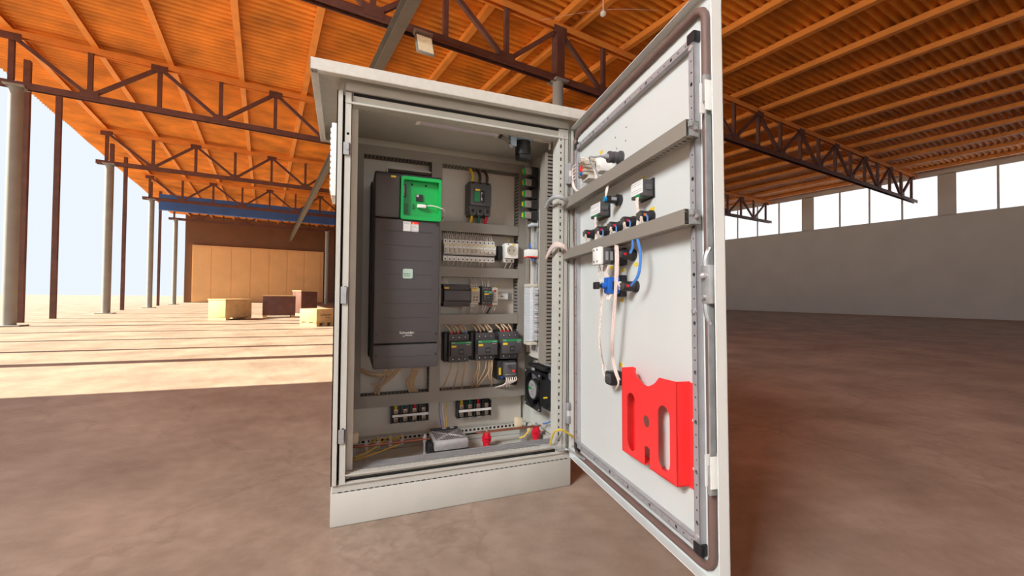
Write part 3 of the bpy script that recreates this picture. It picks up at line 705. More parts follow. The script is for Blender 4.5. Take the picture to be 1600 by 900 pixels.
# ================================================================== POWER SUPPLY, RELAY, SMALL CONTACTOR, TIMER
ps = thing('power_supply', 'wide black power supply module with yellow tag', 'power supply', FP(.447, .684))
b = MB().plate([(0, -.045), (0, .045), (-.058, .045), (-.062, .022), (-.074, .02), (-.074, -.021), (-.062, -.024), (-.058, -.045)], [], -.054, .056, 'x').build('body', char, ps)
md = b.modifiers.new('bevel', 'BEVEL'); md.width = .0012; md.limit_method = 'ANGLE'
B('front_cover', charl, ps, -.052, .055, -.0755, -.07, -.019, .018, c=.001); B('marker_tag', yellow, ps, -.05, -.032, -.0635, -.058, .026, .0325)
for i in range(6): MB().lathe([(.003, .0595), (.003, .057)], 8, 'y', (-.045+i*.007, 0, .039)).build('terminal_screw', black, ps)
for i in range(3): MB().lathe([(.003, .0595), (.003, .057)], 8, 'y', (.03+i*.009, 0, -.037)).build('terminal_screw', black, ps)
tag(MB().box(-.006, .006, -.045, 0, -.03, .03, c=.002).build('end_stop', black, None, True, M=FP(.3895, .683)), 'black end stop beside the black power supply', 'end stop')
for x, g_ in ((.398, 0), (.404, 0), (.410, 0)): wire('supply_wire', 'thin white wire above the black power supply', squig(x, .722, .762, .322, .35, .003), .0019, wirew, 'wire', 'wires above the black power supply', 5, 4)
for x in (.474, .480, .486): wire('supply_wire', 'thin white wire below the black power supply', squig(x, .645, .606, .322, .35, .003), .0019, wirew, 'wire', 'wires below the black power supply', 5, 4)
pr = thing('phase_relay', 'beige phase monitoring relay with yellow top label', 'relay', FP(.524, .684))
b = MB().plate([(0, -.045), (0, .045), (-.05, .045), (-.05, .032), (-.066, .03), (-.066, -.028), (-.05, -.03), (-.05, -.045)], [], -.0175, .0175, 'x').build('body', offw, pr)
B('yellow_label', yellow, pr, -.015, .006, -.067, -.06, .02, .029, c=.001); B('face', beige, pr, -.016, .016, -.0672, -.06, -.026, .017)
for z in (-.006, -.018):
    for x in (-.006, .007): B('window', char, pr, x-.004, x+.004, -.068, -.066, z-.002, z+.002)
dashes('face_print', ink, pr, -.013, .012, (.012, .006), -.0674, .001, 3)
for z in (.0385, -.0385):
    for x in (-.011, -.003, .005, .012): MB().lathe([(.0026, .0505), (.0026, .049)], 8, 'y', (x, 0, z)).build('terminal_screw', char, pr)
for x in (.511, .518, .526, .533): wire('relay_wire', 'thin white wire above the beige relay', squig(x, .727, .762, .33, .35, .003), .0019, wirew, 'wire', 'wires above the beige relay', 5, 4)
for x in (.512, .519, .526): wire('relay_wire', 'thin white wire below the beige relay', squig(x, .641, .606, .33, .35, .005), .0019, wirew, 'wire', 'wires below the beige relay', 5, 4)
def contactor(name, label, M, w, h, d, group=None, small=False, base_dx=-.012):
    c = thing(name, label, 'contactor', M)
    B('base', black, c, -w/2+base_dx, w/2-.004, -.5*d, 0, -h*.52, h*.52, c=.003)
    B('body', char, c, -w/2, w/2, -d*.78, -d*.3, -h/2, h/2, c=.003)
    f = B('front_cover', char, c, -w/2+.003, w/2+.004, -d, -d*.6, -h*.27, h*.26, c=.003)
    B('green_stripe', greens, c, -w/2+.003, w/2+.003, -d-.0012, -d+.004, h*.175, h*.245); dashes('stripe_print', white, c, -w/2+.006, -w/2+.018, (h*.21,), -d-.0014, .0016, 2)
    dashes('cover_print', paper, c, w/2-.018, w/2-.002, (h*.205, h*.135), -d-.0014, .0016, 8)
    B('marker_tag', yellow, c, -w/2+.005, -w/2+.024, -d-.001, -d+.002, h*.05, h*.12)
    B('carrier_window', black, c, -.008, .014, -d-.0008, -d+.002, -h*.2, h*.0); B('carrier', charl, c, -.004, .010, -d-.0012, -d+.002, -h*.14, -h*.06)
    for z, s in ((h*.38, 1), (-h*.39, -1)):
        for k in range(3):
            x = (k-1)*w*.3
            MB().lathe([(.0055 if not small else .0035, d*.785), (.0055 if not small else .0035, d*.77)], 10, 'y', (x, 0, z)).build('terminal_hole', dark, c)
            MB().lathe([(.0032 if not small else .002, d*.79), (.0032 if not small else .002, d*.77)], 8, 'y', (x, 0, z)).build('terminal_screw', galv, c)
    return c
contactor('mini_contactor', 'small black contactor with green stripe beside the beige relay', FP(.575, .684), .042, .076, .075, small=True, base_dx=-.008)
for i, x in enumerate((.561, .571, .581, .588)): wire('contactor_wire', 'thin white wire above the small contactor', squig(x, .716, .762, .325, .35, .002), .0016, wirew, 'wire', 'wires above the small contactor', 5, 4)
for x in (.56, .572): wire('contactor_wire', 'thin white wire below the small contactor', squig(x, .65, .606, .325, .35, .004), .0019, wirew, 'wire', 'wires below the small contactor', 5, 4)
wire('contactor_wire', 'dark tape end hanging below the small contactor', [(.592, .32, .636), (.586, .32, .625), (.579, .325, .61)], .0028, dark, 'tape')
B('red_clip', redd, bpy.data.objects['mini_contactor'], .008, .024, -.052, -.03, -.042, -.03)
tm = thing('auxiliary_block', 'pale grey side block with red button beside small contactor', 'auxiliary block', FP(.611, .684))
B('body', offw, tm, -.012, .012, -.06, 0, -.038, .034, c=.002); MB().lathe([(.005, .06), (.005, .065), (.003, .066)], 12, 'y', (-.001, 0, .020)).build('red_button', redd, tm, True)
for x in (-.005, .005): MB().lathe([(.0025, .0605), (.0025, .059)], 8, 'y', (x, 0, -.026)).build('terminal_screw', black, tm)
dashes('face_print', ink, tm, -.008, .007, (.004, -.004, -.01), -.0602, .0008, 12)
for x in (.606, .616): wire('block_wire', 'thin pale wire below the grey side block', squig(x, .648, .606, .325, .35, .002), .0019, wirew, 'wire', 'wires below the grey side block', 5, 4)
wire('block_wire', 'thin yellow wire beside the grey side block', [(.613, .33, .716), (.622, .335, .724), (.632, .35, .722)], .0014, yell)
lc = thing('label_carrier', 'pale label holder clipped on the mounting rail end', 'label holder', FP(.655, .683))
B('holder', offw, lc, -.027, .03, -.022, -.006, -.0165, .012, c=.001); B('end_clamp', beige, lc, -.033, -.022, -.03, -.002, -.02, .02, c=.002); B('paper_insert', paper, lc, -.02, .027, -.0228, -.021, -.012, .008)
dashes('insert_print', ink, lc, -.008, .006, (-.001,), -.023, .004, 3)

# ================================================================== THREE CONTACTORS
CX = (.452, .561, .666)
for i, (x, l) in enumerate(zip(CX, ('large black contactor with green stripe, furthest from the fan', 'large black contactor with green stripe, middle one of three', 'large black contactor with an overload relay plugged in below'))):
    c = contactor('contactor', l, FP(x, .475+.002*i), .082 if i < 2 else .084, .112, .115)
    for k, m in enumerate(((redd, redd, bluep), (black, black, white), (redd, redd, black))[i]):
        B('phase_cap', m, c, (k-1)*.027-.006, (k-1)*.027+.006, -.075, -.06, .054, .063, c=.001)
for i, x in enumerate(CX):
    word = ('left', 'middle', 'right')[i]
    for k in range(5 if i < 2 else 4):
        xx = x-.036+k*.0165; sw = (.014 if k % 2 else -.010)
        wire('contactor_cable', ('beige cable feeding the top of the contactor furthest from the fan', 'beige cable feeding the top of the middle contactor', 'beige cable feeding the top of the contactor with overload relay')[i],
             [(xx+.006, .305, .535), (xx, .302, .548), (xx-.010+sw*.3, .315, .562), (xx-.014+sw, .34, .578)], .0036, wireb, 'cable', 'cables above contactor %d' % (i+1), 6, 4)
for i, (x, offs) in enumerate(((CX[0], ((-.028, -.022), (.004, -.012), (.03, -.004))), (CX[1], ((-.026, -.012), (-.018, -.0), (.008, -.03), (.022, .02), (.03, -.04), (.036, .01))))):
    for (dx, en) in offs:
        wire('contactor_cable', ('beige cable below the contactor furthest from the fan', 'beige cable below the middle contactor')[i],
             [(x+dx, .30, .425), (x+dx-.002, .295, .39), (x+dx+en*.4-.006, .305, .35), (x+dx+en, .325, .32), (x+dx+en*1.2, .35, .295)], .0032, wireb, 'cable', 'cables below contactor %d' % (i+1), 6, 4)
ov = thing('overload_relay', 'black thermal overload relay below the last contactor', 'relay', FP(.664, .372))
B('body', black, ov, -.046, .036, -.08, 0, -.036, .044, c=.003); B('front', charl, ov, -.022, .032, -.1, -.07, -.022, .038, c=.003)
MB().lathe([(.007, .1), (.007, .105)], 12, 'y', (-.002, 0, .022)).build('dial', char, ov, True); MB().lathe([(.0055, .1), (.0055, .104)], 12, 'y', (.018, 0, .002)).build('reset_button', red, ov, True)
B('marker_tag', yellow, ov, -.040, -.031, -.082, -.078, -.015, .014); dashes('front_print', white, ov, -.018, .028, (.032, -.012), -.1004, .001, 5)
B('blue_cap', bluep, ov, -.03, -.022, -.083, -.078, -.03, -.022)
for k in range(6):
    x = .640+k*.0085
    wire('overload_wire', 'white wire curling out under the overload relay', [(x+.012, .285, .35), (x+.012, .275, .335), (x+.004-k*.004, .285, .318), (x-.018+k*.006, .305, .306), (x-.03+k*.009, .33, .297)], .0024, wirew, 'wire', 'wires under the overload relay', 6, 4)

# ================================================================== DISTRIBUTION BLOCKS
for i, (xc, zc) in enumerate(((.272, .216), (.534, .211))):
    d = thing('distribution_block', ('black four pole distribution block below the drive', 'black four pole distribution block above the red insulator')[i], 'terminal block', FP(xc, zc))
    B('base', black, d, -.072, .072, -.022, 0, -.034, .034, c=.003)
    for x in (-.072, -.036, 0, .036, .07): B('partition', black, d, x-.0015, x+.0025, -.04, -.015, -.03, .034)
    B('label_bar', paper, d, -.067, .071, -.043, -.038, -.005, .004)
    for k in range(4):
        x = -.054+k*.036
        for z in (.013, -.018):
            q = B('terminal_clamp', mat('tarnished_brass', (170, 146, 122), .4, .6), d, x-.0075, x+.0085, -.033, -.018, z-.0085, z+.0085, c=.001); MB().lathe([(.0045, .033), (.0045, .0345)], 8, 'y', (x+.0005, 0, z)).build('clamp_screw', steeld, q)
        B('lug', chrome, d, x-.006, x+.007, -.034, -.022, -.0345, -.031)
    for k, (m, nm) in enumerate(((yell, 'yellow'), (greenw, 'dark green'), (redd, 'dark red'))):
        x = xc-.054+k*.036
        wire('block_cable', 'thick %s cable entering the block %s' % (nm, ('below the drive', 'above the red insulator')[i]), [(x, .352, zc+.018), (x, .345, zc+.03), (x, .35, zc+.05)], .0062, m, 'cable', None, 8, 3)
# thin wires hanging down between the two blocks
for (px0, px1, m, nm) in ((687, 690, bluep, 'blue'), (692.5, 696, wirew, 'white'), (698, 697.5, yell, 'yellow')):
    wire('hanging_wire', 'thin %s wire hanging to the silver filter box' % nm, [pw(px0, 624, .35), pw(px0-1.5, 640, .33), pw((px0+px1)/2-1, 655, .30), pw(px1, 671, .262)], .0013, m)
for i in range(2): wire('earth_wire', 'thin yellow green wire in the lower left corner', [pw(544+8*i, 634, .35), pw(545+7*i, 655, .34), pw(543+6*i, 675, .30), pw(541, 700-8*i, .22)], .0016, yell, 'wire', 'earth wires lower left')

# ================================================================== BUSBAR, STUDS, INSULATORS, FILTER BOX
BY = .19; BZ = sum(PL(a, b, BY).z for a, b in ((548, 697), (670, 686), (760, 676), (860, 661)))/4
BZ = sum(PL(a, b, BY).z for a, b in ((548, 697), (670, 686)))/2; BZ2 = sum(PL(a, b, BY).z for a, b in ((760, 676), (855, 662)))/2
tag(MB().box(.05, .322, BY-.008, BY+.008, BZ-.0025, BZ+.0025, c=.0008).build('copper_busbar', copper, None, True), 'copper earth bar on bolts left of the filter box', 'busbar')
tag(MB().box(.50, .768, BY-.008, BY+.008, BZ2-.0025, BZ2+.0025, c=.0008).build('copper_busbar', copper, None, True), 'copper bar on the two red insulators', 'busbar')
for i, px in enumerate((604-32, 663)):
    x = PL(px, 690, BY).x
    s = thing('bolt_support', 'tall threaded bolt carrying the copper bar %s' % ('near the left post', 'beside the filter box')[i], 'bolt', Matrix.Translation((x, BY, 0)))
    MB().cyl((0, 0, .104), (0, 0, BZ+.016), .0045, n=8).build('threaded_rod', chrome, s, True); MB().cyl((0, 0, .104), (0, 0, .116), .009, n=6).build('nut', chrome, s)
    MB().cyl((0, 0, BZ+.002), (0, 0, BZ+.008), .008, n=6).build('nut', chrome, s); MB().cyl((0, 0, BZ-.01), (0, 0, BZ-.003), .008, n=6).build('nut', chrome, s)
for i, px in enumerate((590, 609, 627.5)):
    x = PL(px, 690, BY).x
    s = thing('earth_bolt', 'short upright bolt with nuts on the copper earth bar', 'bolt', Matrix.Translation((x, BY, BZ)), 'short bolts on the copper bar')
    MB().cyl((0, 0, -.012), (0, 0, .026), .003, n=8).build('threaded_rod', chrome, s, True); MB().cyl((0, 0, .0025), (0, 0, .008), .0075, n=6).build('nut', chrome, s); MB().cyl((0, 0, -.011), (0, 0, -.0026), .0075, n=6).build('bolt_head', chrome, s)
for i, px in enumerate((760, 837)):
    x = PL(px, 683, BY).x
    s = thing('insulator', ('red ribbed standoff insulator beside the filter box', 'red ribbed standoff insulator beside the fan corner')[i], 'insulator', Matrix.Translation((x, BY, .104)) @ Matrix.Diagonal((1.18, 1.18, (BZ2-.106)/.0575, 1)))
    MB().lathe([(.012, 0), (.0125, .012), (.0125, .024), (.016, .026), (.016, .032), (.0135, .033), (.0135, .036), (.0165, .037), (.0165, .041), (.0135, .043), (.012, .054), (.011, .0575)], 8).build('insulator_body', redd, s)
    MB().cyl((0, 0, .056), (0, 0, .071), .0045, n=6).build('bolt', chrome, s)
for i, (px, py) in enumerate(((553, 684), (809, 659))):
    q = PL(px, py, .2 if i == 0 else .22); tag(MB().box(-.013, .014, -.012, .012, -.017, .017, c=.002).build('bar_holder', ivory, None, True, M=Matrix.Translation(q)), ('ivory plastic holder at the end of the bolted copper bar', 'ivory plastic holder behind the insulated copper bar')[i], 'holder')
B2 = MB().box(-.012, .012, -.01, .01, 0, .062).build('bar_bracket', galv, None, M=Matrix.Translation((.06, BY+.004, .104))); tag(B2, 'bent steel bracket under the bolted copper bar near the post', 'bracket')
B2 = MB().box(-.012, .012, -.01, .01, 0, .06).build('bar_bracket', galv, None, M=Matrix.Translation((.70, BY+.02, .104))); tag(B2, 'bent steel bracket under the insulated copper bar', 'bracket')
fb_ = thing('filter_box', 'silver filter box with perforated pattern on top', 'filter', Matrix.Translation((.394, .21, .104)))
B('base', black, fb_, -.066, .064, -.06, .056, 0, .03, c=.003); B('case', silver, fb_, -.061, .062, -.064, .056, .026, .058, c=.003)
B('top_cover', silver, fb_, -.059, .060, -.060, .054, .057, .061, c=.002)
hl = MB()
for i in range(17):
    for j in range(9):
        u = -.052+i*.0064; v = j/8
        if abs(abs(u-.001)/.056-abs(v*2-1)) < .2 and abs(u) < .05: continue
        y = -.054+v*.1; hl.box(u, u+.0042, y, y+.008, .06, .0614)
hl.build('vent_holes', dark, fb_)['kind'] = 'stuff'
xb = MB()
for sg in (-1, 1): xb.tube([(-.052, -.052*sg, .061), (-.02, -.012*sg, .0615), (.02, .012*sg, .0615), (.052, .052*sg, .061)], .0022, 5)
xb.build('pressed_cross', chrome, fb_, True)
B('rear_terminal', black, fb_, -.055, .05, .05, .064, .04, .068)
for x in (-.01, .02): B('terminal_lug', silver, fb_, x, x+.014, .046, .062, .067, .07)
B('side_clamp', black, fb_, -.08, -.064, -.05, .04, .0, .05, c=.002)
# small copper/yellow lugs behind the bar
for i, px in enumerate((590, 609, 627)):
    x = PL(px, 690, BY).x
    wire('earth_wire', 'yellow green earth wire bolted to the copper bar', [(x+.004, BY+.006, BZ+.004), (x+.008, BY+.03, BZ+.008), (x-.006, BY+.07, BZ-.008), (x-.03, BY+.12, .118)], .0038, yell, 'wire', 'earth wires on the copper bar')
for i in range(2): wire('earth_wire', 'yellow green earth wire sweeping into the lower left corner', [pw(628-30*i, 692-2*i, .19), pw(600-20*i, 703, .18), pw(575-14*i, 712, .15), pw(549, 720-i*6, .14)], .002, yell, 'wire', 'earth wires sweeping lower left')

# ================================================================== SIDE WALL DEVICES (x = .7655 surface)
XW = .7655
def make_relay():
    t = thing('plug_relay', 'x', 'relay', Matrix.Identity(4))
    B('socket', black, t, -.021, .021, -.036, -.006, -.0195, .0195, c=.002); B('relay_body', clear, t, -.012, .018, -.062, -.035, -.0135, .0135, c=.001)
    B('holding_clip', char, t, -.0205, -.016, -.066, -.03, -.010, .010); B('name_tag', green, t, -.006, .014, -.07, -.062, -.0125, .0125, c=.002); B('tag_face', yellow, t, -.002, .010, -.0708, -.069, -.008, .008)
    B('coil_print', paper, t, -.0128, -.0118, -.058, -.042, -.009, .009)
    for z in (-.012, .012): B('ferrule', wirew, t, -.027, -.019, -.028, -.02, z-.003, z+.003)
    return t
RL = ['topmost plug-in relay on the upright side rail, in shade', 'second plug-in relay from the top of the side rail', 'middle one of five plug-in relays on the side rail', 'plug-in relay with blue green tag on the side rail', 'lowest plug-in relay with lime tag on the side rail']
rp = make_relay()
for i, py in enumerate((271, 288, 305, 321, 338)):
    t = rp if i == 0 else copy_tree(rp); place(t, FR(.235, RW(826, py, .73).z, XW)); t['label'] = RL[i]
def make_terminal():
    p = MB().plate([(-.024, 0), (-.024, -.022), (-.013, -.032), (-.010, -.046), (.012, -.046), (.015, -.032), (.024, -.022), (.024, 0)], [], -.0025, .0025, 'z')
    p.box(-.009, -.003, -.0475, -.045, -.0019, .0019); p.box(-.021, -.015, -.031, -.02, -.0012, .0012)
    return tag(p.build('rail_terminal', termg, None), 'thin grey white rail terminal in the upright side strip', 'terminal', 'terminals on the side strip')
zt0, zt1 = RW(832, 449, .735).z, RW(832, 534, .735).z
tp0 = make_terminal(); NT = 36
for i in range(NT):
    t = tp0 if i == 0 else copy_tree(tp0); place(t, FR(.235, zt1+(i+.5)*(zt0-zt1)/NT, XW-.005))
for i in range(0, NT, 2):
    z = zt1+(i+.5)*(zt0-zt1)/NT
    wire('terminal_wire', 'short white wire leaving the upright terminal strip', [(XW-.018, .212, z), (XW-.022, .19, z+.001), (XW-.02, .165, z+.002), (XW-.02, .128, z+.001)], .0015, wirew if i % 6 else black, 'wire', 'wires of the side terminal strip', 5, 4)
for i, (z, l) in enumerate(((zt1-.008, 'below'), (zt0+.008, 'above'))):
    tag(MB().box(-.024, .022, -.042, 0, -.006, .006, c=.001).build('rail_end_stop', offw, None, True, M=FR(.235, z, XW-.005)), 'pale rail end stop %s the upright terminal strip' % l, 'end stop')
q = RW(838, 349, .74); tag(MB().box(-.02, .022, -.03, 0, -.006, .006, c=.002).build('rail_end_stop', mat('pale_grey_plastic', (190, 196, 200), .4), None, True, M=FR(.235, q.z, XW-.005)), 'grey rail end stop below the five plug-in relays', 'end stop')
q = RW(836, 394, .735)
st = thing('surge_block', 'small white and red block with blue wires on side rail', 'terminal block', FR(.235, q.z, XW-.006))
B('body', white, st, -.02, .022, -.045, 0, -.014, .014, c=.001); B('red_edge', red, st, -.0205, .0225, -.0455, -.002, -.018, -.0145); B('label', paper, st, -.0206, -.019, -.04, -.012, -.006, .008)
for i in range(4):
    wire('blue_wire', 'short blue wire above the white and red block', [(XW-.03+.004*i, .226+.006*i, q.z+.012), (XW-.034+.004*i, .228+.01*i, q.z+.026), (XW-.036+.006*i, .225+.018*i, q.z+.04)], .0022, bluep, 'wire', 'blue wires above the white and red block', 5, 4)
    if i < 3: wire('blue_wire', 'short dark blue wire below the white and red block', [(XW-.03+.005*i, .226+.008*i, q.z-.014), (XW-.03+.005*i, .222+.008*i, q.z-.026), (XW-.026, .20, q.z-.034)], .0022, bluep, 'wire', 'blue wires below the white and red block', 5, 4)
# axial fan
fz = (RW(822, 580, .735).z+RW(822, 632, .735).z+RW(845, 582, .735).z+RW(845, 644, .735).z)/4
fan = thing('axial_fan', 'square black axial fan with oval silver hub label', 'fan', FR(.204, fz, .785))
H = .075
for yy in (-.05, -.006):
    MB().plate(rrect(-H, H, -H, H, .008), [circ(0, 0, .069, 28)[::-1]], yy, yy+.006, 'y').build('flange', black, fan)
sh = MB(); prof = [(.069, .004), (.069, .048), (.0735, .048), (.0735, .004)]
n_ = 28; vs = []; fs = []
for r_, h_ in prof: vs += [(math.cos(2*math.pi*i/n_)*r_, -h_, math.sin(2*math.pi*i/n_)*r_) for i in range(n_)]
for k in range(4): fs += [(k*n_+i, k*n_+(i+1) % n_, ((k+1) % 4)*n_+(i+1) % n_, ((k+1) % 4)*n_+i) for i in range(n_)]
sh.add(vs, fs).build('shroud', black, fan, True)
MB().lathe([(.042, .002), (.042, .046), (.039, .049)], 24, 'y').build('hub', black, fan, True)
MB().lathe([(.036, .0485), (.036, .0498)], 24, 'y').build('hub_label', silver, fan)
B('label_band', greens, fan, -.035, -.008, -.0502, -.0495, -.004, .007)
dashes('label_print', ink, fan, -.012, .012, (.02, .014, -.01, -.018), -.0501, .0014, 3); dashes('label_print', ink, fan, 0, .02, (.004, -.001), -.0501, .0012, 6)
for i in range(5):
    a = 2*math.pi*i/5+.3; bl = MB(); vs = []
    for r_ in (.04, .067):
        for da, yy in ((-.42, -.012), (.42, -.04)): vs += [(math.cos(a+da)*r_, yy, math.sin(a+da)*r_), (math.cos(a+da)*r_, yy-.002, math.sin(a+da)*r_)]
    bl.add(vs, [(0,2,6,4), (1,5,7,3), (0,1,3,2), (4,6,7,5), (0,4,5,1), (2,3,7,6)]).build('blade', black, fan)
for x in (-1, 1):
    for z in (-1, 1): MB().lathe([(.004, .05), (.004, .0525), (.002, .053)], 8, 'y', (x*.066, 0, z*.066)).build('screw', galv, fan, True)
side = MB(); side.box(.062, .0735, -.05, -.002, -.05, .05); side.build('side_wall', black, fan); B('marker_tag', yellow, fan, .0733, .0742, -.035, -.018, -.022, -.016)
fl_ = thing('fan_filter', 'pale louvred filter frame between fan and side panel', 'filter', FR(.204, fz, .797))
B('frame', galv, fl_, -.085, .085, -.012, 0, -.085, .085, c=.002)
for i in range(8): B('louvre', galv, fl_, .06, .082, -.02, -.01, .072-i*.0035, .074-i*.0035)
tag(MB().box(-.07, .075, -.045, 0, 0, .012, c=.002).build('fan_bracket', black, None, True, M=FR(.204, fz+.083, .792)), 'black bracket strip above the fan', 'bracket')

# cabinet lamp and door switch under the roof
p0 = PL(652, 191, .075); p1 = PL(776, 212, .075)
ll = thing('cabinet_lamp', 'slim lilac white LED bar under the cabinet top', 'lamp', Matrix.Translation((p0.x, .075, (p0.z+p1.z)/2)))
L_ = p1.x-p0.x
B('lamp_body', led, ll, 0, L_, -.012, .014, -.002, .006, c=.002); B('lamp_end', white, ll, -.006, .008, -.014, .016, -.003, .008, c=.002); B('lamp_end', white, ll, L_-.008, L_+.006, -.014, .016, -.003, .008, c=.002)
B('lamp_mount', galv, ll, .02, .04, -.006, .006, .005, 1.284-(p0.z+p1.z)/2); B('lamp_mount', galv, ll, L_-.04, L_-.02, -.006, .006, .005, 1.284-(p0.z+p1.z)/2)
q = PL(815, 220, .055)
ds = thing('door_switch', 'door contact switch with pale blue bracket and black body', 'switch', Matrix.Translation((q.x, .055, q.z)))
B('bracket', paleb, ds, -.04, .045, -.004, .02, .008, .026, c=.002); B('bracket_leg', paleb, ds, -.045, -.022, -.006, .02, -.024, .022, c=.002)
MB().lathe([(.028, -.03), (.028, .03), (.02, .036)], 16, 'z', (.016, .03, -.012)).build('switch_body', black, ds, True); B('cable_box', black, ds, -.004, .042, .01, .055, -.058, -.012, c=.004)
MB().cyl((-.045, .006, -.008), (-.078, .002, .004), .0055, n=10).build('plunger', steeld, ds, True); MB().cyl((-.078, .002, .004), (-.085, .001, .0065), .009, n=12).build('plunger_tip', black, ds, True)
MB().cyl((-.046, -.004, -.022), (-.04, .004, -.026), .007, n=10).build('bracket_screw', galv, ds, True); MB().lathe([(.004, .006), (.004, .0075)], 8, 'y', (-.033, 0, .012)).build('yellow_dot', yellow, ds)
for i in range(3): wire('switch_wire', 'thin white wire from door switch into side duct', [pw(833, 217+i, .06), pw(845, 218+2*i, .055), pw(856, 219+2*i, .055), pw(857.5+i, 226, .058), pw(857+i, 234, .06)], .0015, wirew, 'wire', 'wires from the door switch')

# right bottom corner wires
wire('neutral_wire', 'blue wire curling up beside the fan corner', [pw(848, 662, .19), pw(857, 660, .13), pw(864, 655, .09), pw(868, 645, .06)], .003, blue)
wire('earth_wire', 'yellow green wire below the right end of the copper bar', [pw(811, 684, .19), pw(818, 682, .185), pw(825, 674, .185), pw(831, 667, .19)], .003, yell)
wire('earth_strap', 'yellow earth wire bridging from cabinet to door', [pw(858, 696, .01), pw(862, 684, -.01), pw(866, 675, -.03), pw(874, 671.5, -.05), pw(882, 674, -.05), DM @ Vector((.022, -.012, .075))], .0032, yell)
wire('grey_wire', 'thin grey wire behind the yellow earth bridge', [pw(866, 696, .0), pw(870, 690, -.005), pw(874, 681, -.005), pw(878, 674, .0)], .0015, grey)
wire('grey_wire', 'thin dark wire crossing behind the right insulator', [pw(845, 668, .2), pw(854, 675, .17), pw(864, 682, .12)], .0015, steeld)
# braided strap lying at the door hinge corner
wire('earth_braid', 'flat grey earth braid at the lower hinge corner', [pw(845, 695, .03), pw(860, 698, -.005), pw(876, 703, -.012), DM @ Vector((.0, -.028, .028)), DM @ Vector((.06, -.02, .03)), DM @ Vector((.12, -.018, .036))], .004, galv, 'strap')
# bundles bridging to the door ducts
zc1, zc2 = .903, .722
wire('cable_bundle', 'grey sleeved cable bundle bridging to the upper door duct', [pw(853, 324, .06), pw(858, 314, .02), pw(866, 308, -.03), pw(876, 308, -.05), pw(884, 313, -.045), DM @ Vector((.03, -.036, zc1))], .0075, mat('grey_sleeve', (176, 178, 180), .5), 'cable bundle', None, 8)
for i in range(4): wire('cable_bundle', 'pinkish white cable bridging to the lower door duct', [pw(853, 405-i, .06), pw(859, 394-i*2, .02), pw(867, 385-i*1.6, -.02), pw(877, 385-i*1.2, -.045), pw(884, 390-i, -.045), DM @ Vector((.03, -.034-.003*i, zc2+.002*i))], .0038, wirep, 'cable', 'cables bridging to the lower door duct', 6)

# ================================================================== DOOR DEVICES
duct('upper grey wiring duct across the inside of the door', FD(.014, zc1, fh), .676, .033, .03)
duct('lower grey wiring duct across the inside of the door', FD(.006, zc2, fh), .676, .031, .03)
for z in (zc1, zc2):
    t = thing('duct_clamp', 'small steel clamp at the end of the %s door duct' % ('upper' if z > .8 else 'lower'), 'clamp', FD(.6895, z, fh))
    B('plate', galv, t, -.006, .0, -.022, .001, -.015, .015); MB().cyl((0, -.012, 0), (.005, -.012, 0), .004, n=8).build('screw', chrome, t, True)
    B('hook', galv, t, 0, .006, -.026, -.02, .002, .014)
def lathe_y(prof, n=16): return MB().lathe(prof, n, 'y')
def pilot(label, px, py, cap=(redd, white), L=.036, r=.0135, wires=True, wm=(wirew, wireb)):
    s, z = DP(px, py); t = thing('pilot_light', label, 'pilot light', FD(s, z))
    lathe_y([(.0165, 0), (.0165, .004), (.0155, .008)]).build('lock_nut', black, t, True); lathe_y([(r, .006), (r, L-.003), (r-.002, L)]).build('barrel', black, t, True)
    B('terminal_block', char, t, -.009, .009, -L-.003, -L+.002, -.008, .008, c=.001); B('terminal', cap[0], t, r-.004, r+.0008, -L+.005, -L+.013, -.003, .004, c=.001)
    return t, s, z
PB = [(929, 366), (949, 361), (969.5, 354.5), (991, 347), (1018, 338.5)]
PN = ['black pilot light in the door row, closest to the hinges', 'second black pilot light of the door row from the hinges', 'middle black pilot light of the door row', 'fourth black pilot light of the door row from the hinges', 'black pilot light in the door row, furthest from the hinges']
for i, (px, py) in enumerate(PB):
    t, s, z = pilot(PN[i], px, py, cap=((redd, wirew), (redd, wirew), (redd, wirew), (redd, wirew), (mat('orange_terminal', (214, 110, 50), .5), white))[i])
    for k in range(3):
        wire('pilot_wire', 'white wire from %s' % PN[i], [DM @ Vector((s+.008, -.03-.003*k, z-.004)), DM @ Vector((s+.016+.003*k, -.042, z-.010)), DM @ Vector((s+.012+.004*k, -.036, z-.024)), DM @ Vector((s+.008+.004*k, -.03, zc2+.012))], .002, (wirew, wireb, wirew)[k], 'wire', 'wires of door pilot %d' % (i+1), 5, 4)
    if i > 0: wire('pilot_wire', 'light blue wire from %s' % PN[i], [DM @ Vector((s+.013, -.024, z)), DM @ Vector((s+.022, -.026, z-.008)), DM @ Vector((s+.022, -.028, zc2+.012))], .0021, blue, 'wire', None, 5, 4)
for i, (px, py, l) in enumerate(((990, 398.5, 'black pilot light under the lower door duct with blue cable'), (994, 447.5, 'lowest black pilot light at the end of the blue cable'))):
    pilot(l, px, py, cap=(redd, redd), L=.042)
